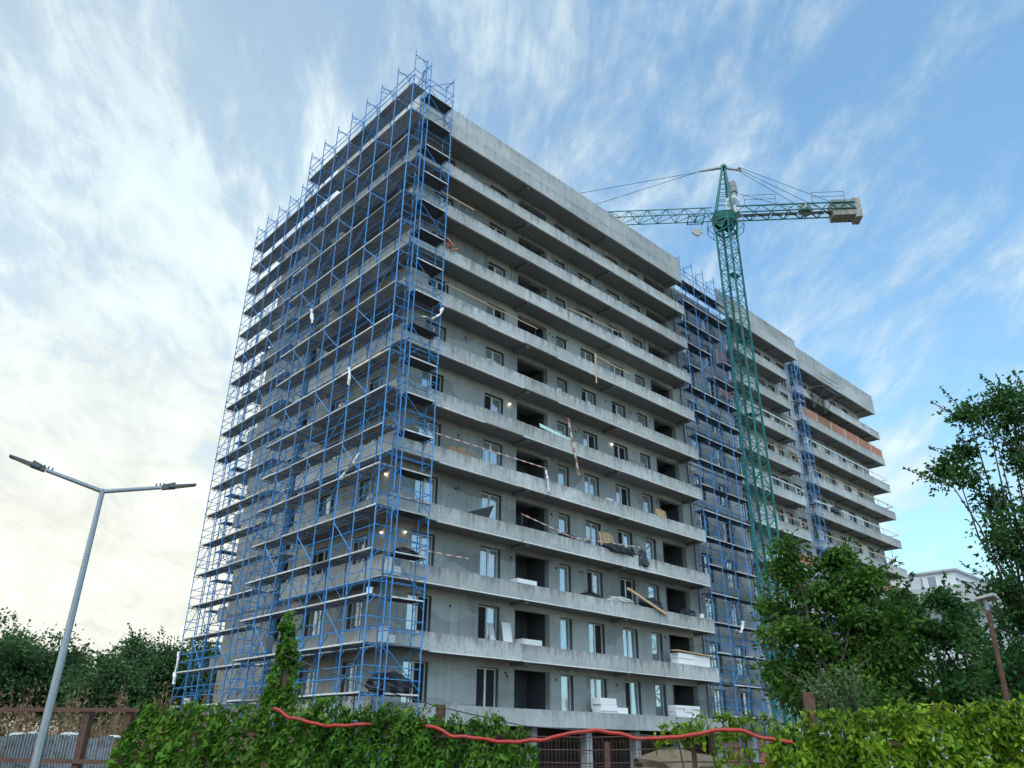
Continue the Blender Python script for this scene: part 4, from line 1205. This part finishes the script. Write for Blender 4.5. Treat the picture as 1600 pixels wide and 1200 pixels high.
# trees on the right
bl = blobs_px([(1225, 872, 22, 30), (1240, 915, 34, 34), (1212, 965, 26, 34), (1222, 1030, 36, 46), (1300, 885, 34, 28), (1288, 925, 46, 40), (1345, 905, 24, 28), (1335, 950, 44, 40), (1290, 990, 62, 48), (1300, 1050, 80, 50), (1375, 985, 36, 36), (1375, 1045, 60, 50), (1340, 1095, 90, 30), (1235, 1085, 45, 35)], 17, 1)
b0 = at(1300, 1180, 17)
tree('broadleaf_tree', 'bushy green tree covering the foot of the crane', 'tree', (b0[0], b0[1]), bl, 0.115, 1700, 'leaf_tree', 41, 0.07, 0.35, clump=0.32, stems=3, droop=0.15, fill=0.75)
bl = blobs_px([(1400, 935, 20, 48), (1420, 1000, 40, 45), (1425, 1045, 60, 50), (1440, 1090, 65, 36), (1385, 1085, 50, 36)], 19, 1)
b0 = at(1420, 1180, 19)
tree('broadleaf_tree', 'dark narrow tree with a pointed top below the brick balcony end', 'tree', (b0[0], b0[1]), bl, 0.12, 1700, 'leaf_dark', 42, 0.07, 0.4, clump=0.32, droop=0.1, stems=2, fill=0.7)
bl = blobs_px([(1480, 955, 30, 38), (1470, 1010, 50, 40), (1505, 1030, 60, 50), (1545, 1065, 60, 55), (1500, 1095, 75, 30)], 18, 1)
b0 = at(1500, 1180, 18)
tree('broadleaf_tree', 'dark green tree in front of the pale building', 'tree', (b0[0], b0[1]), bl, 0.12, 1700, 'leaf_dark', 43, 0.07, 0.4, clump=0.32, droop=0.1, stems=2, fill=0.7)
bl = blobs_px([(1568, 618, 22, 30), (1590, 640, 28, 34), (1540, 636, 26, 20), (1515, 655, 16, 12), (1600, 680, 55, 50), (1555, 680, 30, 30), (1510, 712, 26, 18), (1500, 755, 26, 20), (1472, 735, 14, 12), (1545, 765, 32, 22), (1590, 760, 45, 45), (1590, 830, 48, 42), (1650, 700, 70, 120), (1575, 890, 45, 42), (1600, 900, 60, 60), (1660, 850, 80, 90), (1590, 960, 52, 50), (1600, 1040, 66, 66), (1580, 1085, 60, 40), (1690, 1000, 80, 80), (1585, 800, 50, 45), (1570, 860, 48, 45), (1585, 925, 52, 45), (1570, 985, 50, 45), (1560, 1040, 60, 50), (1590, 1000, 60, 60), (1600, 1075, 70, 50)], 14, 1)
b0 = at(1690, 1180, 14)
tree('broadleaf_tree', 'tall airy tree at the right edge rising against the blue sky', 'tree', (b0[0], b0[1]), bl, 0.09, 1350, 'leaf_dark', 44, 0.06, 0.85, clump=0.24, droop=0.1, fill=0.5, sprig_len=0.5)
bl = blobs_px([(1312, 1068, 24, 36), (1288, 1085, 22, 30), (1335, 1098, 30, 20)], 13.5, 1)
b0 = at(1300, 1185, 13.5)
tree('willowy_shrub', 'pale grey green willowy shrub behind the bright vine', 'shrub', (b0[0], b0[1]), bl, 0.07, 1500, 'leaf_grey', 45, 0.02, 0.9, clump=0.2, droop=-0.1, fill=0.35, sprig_len=0.6)

# ------------------------------------------------------------------ street fence with its vines, pipe and posts
FA = np.array([2.85, 13.66]); FD = np.array([0.5686564, -0.82257516]); FN = np.array([0.82257516, 0.5686564])


def fp(s, z, off=0.0):
    p = FA + FD * s + FN * off
    return (p[0], p[1], z)


fence = thing('steel_fence', 'rusty steel frame fence of posts and rails along the street', 'fence', fp(1, GND))
for s, zt, r in ((-2.6, 0.36, .045), (-0.6, 0.36, .045), (1.47, 0.37, .05), (2.12, 0.37, .045), (2.85, 0.33, .045), (4.35, 1.2, .05), (5.5, 0.3, .045), (6.53, 0.46, .048), (8.6, 0.05, .03), (9.6, 0.1, .03), (10.94, 0.60, .058), (12.9, 0.35, .045)):
    m = MB(); m.hexa([fp(s - r, GND, -r), fp(s + r, GND, -r), fp(s + r, GND, r), fp(s - r, GND, r), fp(s - r, zt, -r), fp(s + r, zt, -r), fp(s + r, zt, r), fp(s - r, zt, r)])
    part('post', m, 'rust', fence)
for (s0, s1, z, h) in ((-4, 2.3, 0.36, 0.05), (-4, 4.3, -0.28, 0.05), (2.3, 7.4, 0.08, 0.04), (10.6, 15, 0.05, 0.04), (4.3, 15, -0.6, 0.04)):
    m = MB(); m.hexa([fp(s0, z, -.075), fp(s1, z, -.075), fp(s1, z, -.052), fp(s0, z, -.052), fp(s0, z + h, -.075), fp(s1, z + h, -.075), fp(s1, z + h, -.052), fp(s0, z + h, -.052)])
    part('rail', m, 'rust', fence)
for z in (0.12, -0.02, -0.16):
    m = MB(); m.path([fp(7.3 + i * 0.55, z - 0.02 * math.sin(i), 0.05) for i in range(7)], 0.006, k=4); part('wire', m, 'rust', fence)
m = MB()
P0 = [(4.36, .39), (4.64, .29), (5.1, .20), (5.57, .22), (6.0, .27), (6.47, .20), (6.8, .10), (7.37, .045), (7.84, .06), (8.23, .15), (8.45, .17), (8.69, .15), (9.07, .09), (9.33, .10), (9.59, .14), (9.85, .18), (10.09, .19), (10.47, .10), (10.7, .06)]
fine = []
for (a, b) in zip(P0, P0[1:]):
    n = max(2, int((b[0] - a[0]) / 0.02))
    for i in range(n):
        f = i / n; g = f * f * (3 - 2 * f); fine.append((a[0] + (b[0] - a[0]) * f, a[1] + (b[1] - a[1]) * g))
m.path([fp(s, z + 0.006 * math.sin(s * 9.0) + 0.004 * math.sin(s * 23.0), -0.225 + (0.20 if 5.62 < s < 6.42 else 0)) for s, z in fine], [0.023 if i % 2 else 0.0205 for i in range(len(fine))], k=8)
tag(part('conduit_pipe', m, 'red_pipe', None, smooth=True), 'red ribbed plastic conduit sagging along the vine covered fence', 'pipe')
m = MB(); m.path([fp(4.4, 1.05, -.2), fp(5.5, 0.70, -.2), fp(6.5, 0.44, -.15), fp(7.6, 0.22, -.1), fp(9.2, 0.12, -.1)], 0.007, k=4)
tag(part('overhead_cable', m, 'cable', None), 'thin grey cable running down from the vine covered post', 'cable')


def vine(label, pieces, leaf, dens, mat, seed, shoots=0.0, thick=0.28, flecks=0):
    """climbing vine: pieces = (s, half width, z bottom, z top); leaves hang outwards from the fence"""
    rs = np.random.RandomState(seed)
    s_mid = pieces[len(pieces) // 2][0]
    t = thing('climbing_vine', label, 'vine', fp(s_mid, GND), 'vines on the street fence')
    Cs, Ax, Sz = [], [], []
    sm = MB()
    for (s, hw, zb, zt) in pieces:
        n = int(dens * 2 * hw * (zt - zb))
        ss = s + rs.uniform(-1, 1, n) * hw * 1.15
        f = rs.uniform(0, 1, n)
        edge = 1 - ((ss - s) / (hw * 1.15)) ** 2
        z = zb + (zt - zb) * f * (1 - (0.30 / (zt - zb)) * (1 - edge) * f) + rs.normal(size=n) * 0.03
        bul = thick * (0.55 + 0.45 * np.sin(np.pi * np.clip(f, 0, 1))) * (0.75 + 0.35 * np.sin(ss * 7.3 + z * 5.1) + 0.2 * np.sin(ss * 17.0 - z * 9.0))
        off = -bul * rs.uniform(0.2, 1.0, n) ** 0.5 + (rs.rand(n) < 0.15) * rs.uniform(0.05, 0.3, n)
        P = np.stack([FA[0] + FD[0] * ss + FN[0] * off, FA[1] + FD[1] * ss + FN[1] * off, z], 1)
        a = np.stack([-FN[0] * 0.5 + rs.normal(size=n) * 0.55, -FN[1] * 0.5 + rs.normal(size=n) * 0.55, -0.75 + rs.normal(size=n) * 0.45], 1)
        Cs.append(P); Ax.append(a); Sz.append(leaf * np.clip(rs.lognormal(-0.12, 0.36, n), 0.35, 1.7))
        sm.path([fp(s, GND, 0), fp(s + 0.08, (GND + zt) / 2, -.05), fp(s - 0.03, zt - 0.05, -.05)], [0.025, 0.018, 0.006], k=5)
        for q in range(int(shoots * 2 * hw * 10)):                       # arching shoots above the top
            s0 = s + rs.uniform(-1, 1) * hw; d = rs.uniform(-1, 1); L = rs.uniform(0.10, 0.30)
            k = 9; ff = np.linspace(0, 1, k)
            pp = np.stack([np.array(fp(s0 + d * L * x, zt - 0.06 + L * (1.1 * x - 0.9 * x * x), -thick * 0.5 - 0.05 * x)) for x in ff])
            sm.path([tuple(x) for x in pp], 0.004, k=3)
            Cs.append(pp + rs.normal(size=pp.shape) * 0.02); Ax.append(rs.normal(size=pp.shape) * 0.6 + np.array([0, 0, -0.5])); Sz.append(leaf * rs.uniform(0.5, 0.95, k))
    part('stem', sm, 'bark', t)
    put('foliage', leaf_mesh('foliage', mat, np.concatenate(Cs), np.concatenate(Ax), np.concatenate(Sz), rs), t, (0, 0, 0))
    return t


vine('dark green vine starting beside the rusty fence post', [(2.6, .42, -.9, .42), (3.2, .42, -1.2, .46), (3.8, .40, -1.2, .42)], 0.085, 1900, 'leaf_vine', 51, 0.5)
vine('vine climbing a post into a tall narrow column', [(4.32, .22, -1.0, .75), (4.36, .17, .5, 1.12), (4.36, .145, .9, 1.45), (4.34, .09, 1.3, 1.62)], 0.075, 2600, 'leaf_vine', 52, 0.6, thick=0.2)
vine('domed dark vine clump under the left span of the red pipe', [(4.75, .25, -1.2, .42), (5.05, .32, -1.2, .52), (5.45, .25, -1.2, .40)], 0.085, 2000, 'leaf_vine', 53, 0.5)
vine('domed vine clump between the two visible spans of red pipe', [(5.85, .30, -1.2, .43), (6.15, .30, -1.2, .40), (6.45, .25, -1.2, .30)], 0.08, 2100, 'leaf_vine', 54, 0.6)
vine('vine with arching yellow green sprays left of the open fence gap', [(6.8, .30, -1.2, .26), (7.15, .30, -1.0, .30), (7.5, .25, -.3, .16)], 0.08, 1300, 'leaf_vine', 55, 1.6)
vine('loose vine sprays above the pipe right of the open gap', [(9.45, .25, .02, .24), (9.8, .30, .10, .34), (10.2, .30, .06, .32), (10.1, .35, -1.0, -.02)], 0.075, 1000, 'leaf_vine_bright', 56, 1.8, thick=0.2)
vine('broad bright green leafy vine filling the lower right corner', [(10.75, .32, -1.2, .26), (11.2, .36, -1.2, .37), (11.7, .38, -1.2, .40), (12.2, .38, -1.2, .45), (12.7, .38, -1.2, .45), (13.2, .40, -1.2, .48), (13.9, .5, -1.2, .5)], 0.09, 2000, 'leaf_vine_bright', 57, 1.2, thick=0.36)
# floodlight on the vine column
t = thing('floodlight', 'small dark floodlight fixed to the vine covered post', 'floodlight', fp(4.2, 1.18, -.2))
m = MB(); c = Vector(fp(4.16, 1.22, -.24)); m.hexa([c + Vector(v_) for v_ in ((-.05, -.05, -.07), (.05, -.05, -.10), (.06, .05, -.07), (-.05, .05, -.05), (-.05, -.05, .06), (.05, -.05, .05), (.06, .05, .07), (-.05, .05, .08))]); part('housing', m, 'lamp_body', t)
m = MB(); m.tube(c, Vector(fp(4.32, 1.2, -.12)), 0.012, k=5); part('bracket', m, 'lamp_body', t)

# ------------------------------------------------------------------ double street lamp
LX, LY, LZ = 2.798, 10.968, 3.0
lamp = thing('street_lamp', 'grey double armed street lamp post at the left', 'street lamp', (LX, LY, GND))
m = MB(); m.tube((LX, LY, GND), (LX, LY, LZ + 0.03), 0.060, 0.031, k=8); part('pole', m, 'galvanised', lamp)
m = MB(); m.tube((LX, LY, GND), (LX, LY, GND + 0.5), 0.085, 0.08, k=10); m.box(LX - .15, LX + .15, LY - .15, LY + .15, GND, GND + 0.03); part('base', m, 'galvanised', lamp)
ad = Vector((math.cos(6.0563), math.sin(6.0563), 0)); sdv = Vector((-ad.y, ad.x, 0))
for sgn in (-1, 1):
    root = Vector((LX, LY, LZ)); tip = root + ad * (sgn * 1.136) + Vector((0, 0, 0.28)); dirn = (tip - root).normalized(); up = Vector((0, 0, 1)) - dirn * dirn.z; up.normalize()
    neck = root + dirn * 0.72
    m = MB(); m.tube(root, neck, 0.029, 0.026, k=8); arm = part('arm', m, 'galvanised', lamp)
    m = MB(); b0, b1 = root + dirn * 0.80, tip

    def quad(p, w, h0, h1): return [p - sdv * w + up * h0, p + sdv * w + up * h0, p + sdv * w + up * h1, p - sdv * w + up * h1]
    a_, c_ = quad(b0, 0.065, -0.022, 0.018), quad(b1, 0.055, -0.006, 0.012)
    m.hexa([a_[0], a_[1], c_[1], c_[0], a_[3], a_[2], c_[2], c_[3]]); head = part('lamp_head', m, 'lamp_body', lamp)
    m = MB(); e0, e1 = root + dirn * 0.73, root + dirn * 0.90; a_, c_ = quad(e0, 0.04, -0.03, 0.03), quad(e1, 0.05, -0.028, 0.052)
    m.hexa([a_[0], a_[1], c_[1], c_[0], a_[3], a_[2], c_[2], c_[3]])
    for q in range(3): p = root + dirn * (0.66 + 0.05 * q); m.tube(p + up * 0.02, p + up * 0.06, 0.01, k=5)
    part('driver_housing', m, 'lamp_body', head)
    m = MB(); f0, f1 = root + dirn * 0.90, root + dirn * 1.10; a_ = quad(f0, 0.05, -0.0215, -0.016); c_ = quad(f1, 0.045, -0.0115, -0.006)
    m.hexa([a_[0], a_[1], c_[1], c_[0], a_[3], a_[2], c_[2], c_[3]]); part('lens', m, 'lamp_lens', head)

# rusty lamp pole on the right
rp = thing('rusty_lamp_pole', 'slim rusty pole with a flat lamp head among the right trees', 'lamp pole', (11.52, 3.36, GND))
m = MB(); m.tube((11.52, 3.37, GND), (11.535, 3.295, 1.66), 0.038, 0.030, k=8); part('pole', m, 'rust', rp)
m = MB(); m.tube((11.535, 3.295, 1.6), (11.53, 3.30, 1.80), 0.028, k=8); part('neck', m, 'galvanised', rp)
m = MB(); m.hexa([(11.44, 3.38, 1.79), (11.43, 3.16, 1.82), (11.62, 3.15, 1.79), (11.63, 3.37, 1.76), (11.445, 3.375, 1.825), (11.435, 3.165, 1.855), (11.615, 3.155, 1.825), (11.625, 3.365, 1.795)]); part('lamp_head', m, 'grey_machine', rp)

# ------------------------------------------------------------------ waste ground on the left
sm_ = thing('sheet_metal_hoarding', 'low grey corrugated metal hoarding behind the rusty fence', 'hoarding', (5, 24, GND))
for i in range(9):
    p = at(-40 + i * 24, 1165, 25.0); q = at(-40 + (i + 1) * 24 - 1, 1165, 25.0)
    m = MB(); nn = 10; dv = np.array([-(q - p)[1], (q - p)[0], 0]); dv /= np.linalg.norm(dv); j = rng.uniform(-.05, .05)
    for s in range(nn + 1):
        c = p + (q - p) * s / nn + dv * (0.02 if s % 2 else -0.02)
        m.v += [(c[0], c[1], -1.5), (c[0], c[1], 0.10 + j)]
    for s in range(nn): m.f.append((2 * s, 2 * s + 2, 2 * s + 3, 2 * s + 1))
    part('sheet', m, 'sheet_metal', sm_)
rs = np.random.RandomState(77)
n = 5200
pxs = rs.uniform(-60, 470, n); ds = rs.uniform(27, 42, n); hs = rs.gamma(3.0, 0.30, n) * (0.75 + 0.6 * np.sin(pxs * 0.045) ** 2)
sm2 = MB(); Cs, Ax, Sz = [], [], []
for i in range(n):
    p = at(pxs[i], 1160, ds[i]); h = min(hs[i], 2.4) + 0.6
    tip = np.array([p[0] + rs.normal() * .15, p[1] + rs.normal() * .15, GND + h + 0.35])
    if i % 4 == 0: sm2.tube((p[0], p[1], GND), tuple(tip), 0.014, 0.004, k=3, cap=False)
    k = 7; f = rs.uniform(0.3, 1.0, k)[:, None]
    Cs.append(np.array([p[0], p[1], GND]) * (1 - f) + tip * f + rs.normal(size=(k, 3)) * 0.09); Ax.append(rs.normal(size=(k, 3)) + np.array([0, 0, 0.8])); Sz.append(rs.uniform(0.07, 0.20, k))
o = part('dry_brush', sm2, 'dry_weed', None); o['kind'] = 'stuff'; tag(o, 'brown dry brush stems on the waste ground behind the fence', 'brush')
leaf_material('leaf_dry', (0.09, 0.065, 0.04), (0.30, 0.21, 0.12), 0.25, (0.16, 0.20, 0.07))
o2 = put('dry_brush_leaves', leaf_mesh('dry_brush_leaves', 'leaf_dry', np.concatenate(Cs), np.concatenate(Ax), np.concatenate(Sz), rs, width=0.35), o, (0, 0, 0)); o2['kind'] = 'stuff'
n = 9000
Cs = np.stack([at(a_, 1170, d_) for a_, d_ in zip(rs.uniform(-80, 600, n), rs.uniform(13.5, 30, n))]); Cs[:, 2] = GND + rs.uniform(0.05, 0.75, n)
o = put('weeds', leaf_mesh('weeds', 'leaf_grey', Cs, rs.normal(size=(n, 3)) * .5 + np.array([0, 0, 1.0]), rs.uniform(0.1, 0.35, n), rs, width=0.2), None, (0, 0, 0)); o['kind'] = 'stuff'; tag(o, 'rough green weeds on the waste ground', 'weeds')
for i, (px, py, d_, s_) in enumerate(((28, 1148, 27, .18), (58, 1147, 27, .2), (108, 1148, 27, .2), (178, 1152, 26, .15), (200, 1153, 26, .13))):
    p = at(px, py, d_)
    crumpled('rubble_lump', ('white rubble lump at the left end of the hoarding', 'white rubble lump left of the lamp post foot', 'long white rubble lump right of the lamp post foot', 'white rubble lump near the rusty post', 'small pale rubble lump by the vine')[i], 'rubble', tuple(p), (s_ * 1.3, s_, s_ * .35), 'concrete_pale', 30.0 + i, sub=2)
# earth mound by the plinth
crumpled('earth_mound', 'reddish earth mound in the gap of the vines', 'mound', (36.0, 26.0, GND + 0.55), (3.2, 1.6, 1.0), 'earth', 41.0)

# ------------------------------------------------------------------ pale finished building far right
pb_ = thing('distant_building', 'pale finished apartment building with a penthouse behind the right trees', 'building', (118, 40, GND))
m = MB(); m.box(110, 132, 34.2, 62, 16.6, 21.1); part('penthouse', m, 'pale_render', pb_)
m = MB(); m.box(109.7, 132.3, 33.9, 62.3, 21.1, 21.35); part('roof_edge', m, 'grey_render', pb_)
m = MB(); m.box(108, 134, 31.5, 42.5, 16.75, 19.0); part('upper_storey', m, 'grey_render', pb_)
m = MB(); m.box(107.7, 134, 42.6, 60, 15.4, 18.6); part('upper_storey', m, 'pale_render', pb_)
m = MB(); m.box(110.2, 134, 33.5, 62, GND, 16.74); part('wall', m, 'pale_render', pb_)
for k in range(5):
    z = 13.4 - 3.1 * k
    m = MB(); m.box(107.4, 110.1, 36.0, 58, z, z + 1.0); part('balcony', m, 'pale_render', pb_)
    for yy in (44.0, 50.0):
        m = MB(); m.box(110.15, 110.3, yy, yy + 1.6, z + 1.2, z + 2.7); part('window', m, 'glass', pb_)
for (yy, zz_, w, h) in ((36.6, 17.4 + 1.9, 1.0, 1.5), (38.2, 19.2, 1.7, 1.6), (45.5, 19.0, 1.6, 1.6)):
    f_ = MB(); f_.box(109.93, 110.02, yy - .1, yy + w + .1, zz_ - .1, zz_ + h); w_ = part('window', f_, 'frame_white', pb_)
    f_ = MB(); f_.box(109.90, 109.925, yy, yy + w, zz_, zz_ + h - .1); part('pane', f_, 'glass', w_)
for (yy, zz_, w, h) in ((34.2, 17.2, 1.1, 1.2), (36.9, 17.2, 1.4, 1.2)):
    f_ = MB(); f_.box(107.93, 108.02, yy - .1, yy + w + .1, zz_ - .1, zz_ + h); w_ = part('window', f_, 'frame_white', pb_)
    f_ = MB(); f_.box(107.90, 107.925, yy, yy + w, zz_, zz_ + h - .1); part('pane', f_, 'glass', w_)
for xx in (113, 116.5, 120):
    f_ = MB(); f_.box(xx, xx + 1.5, 34.13, 34.19, 18.0, 19.8); part('window', f_, 'glass', pb_)
m = MB(); m.tube((111.5, 42, 21.3), (111.5, 42, 26.5), 0.06, 0.03, k=5); part('antenna', m, 'lamp_body', pb_)
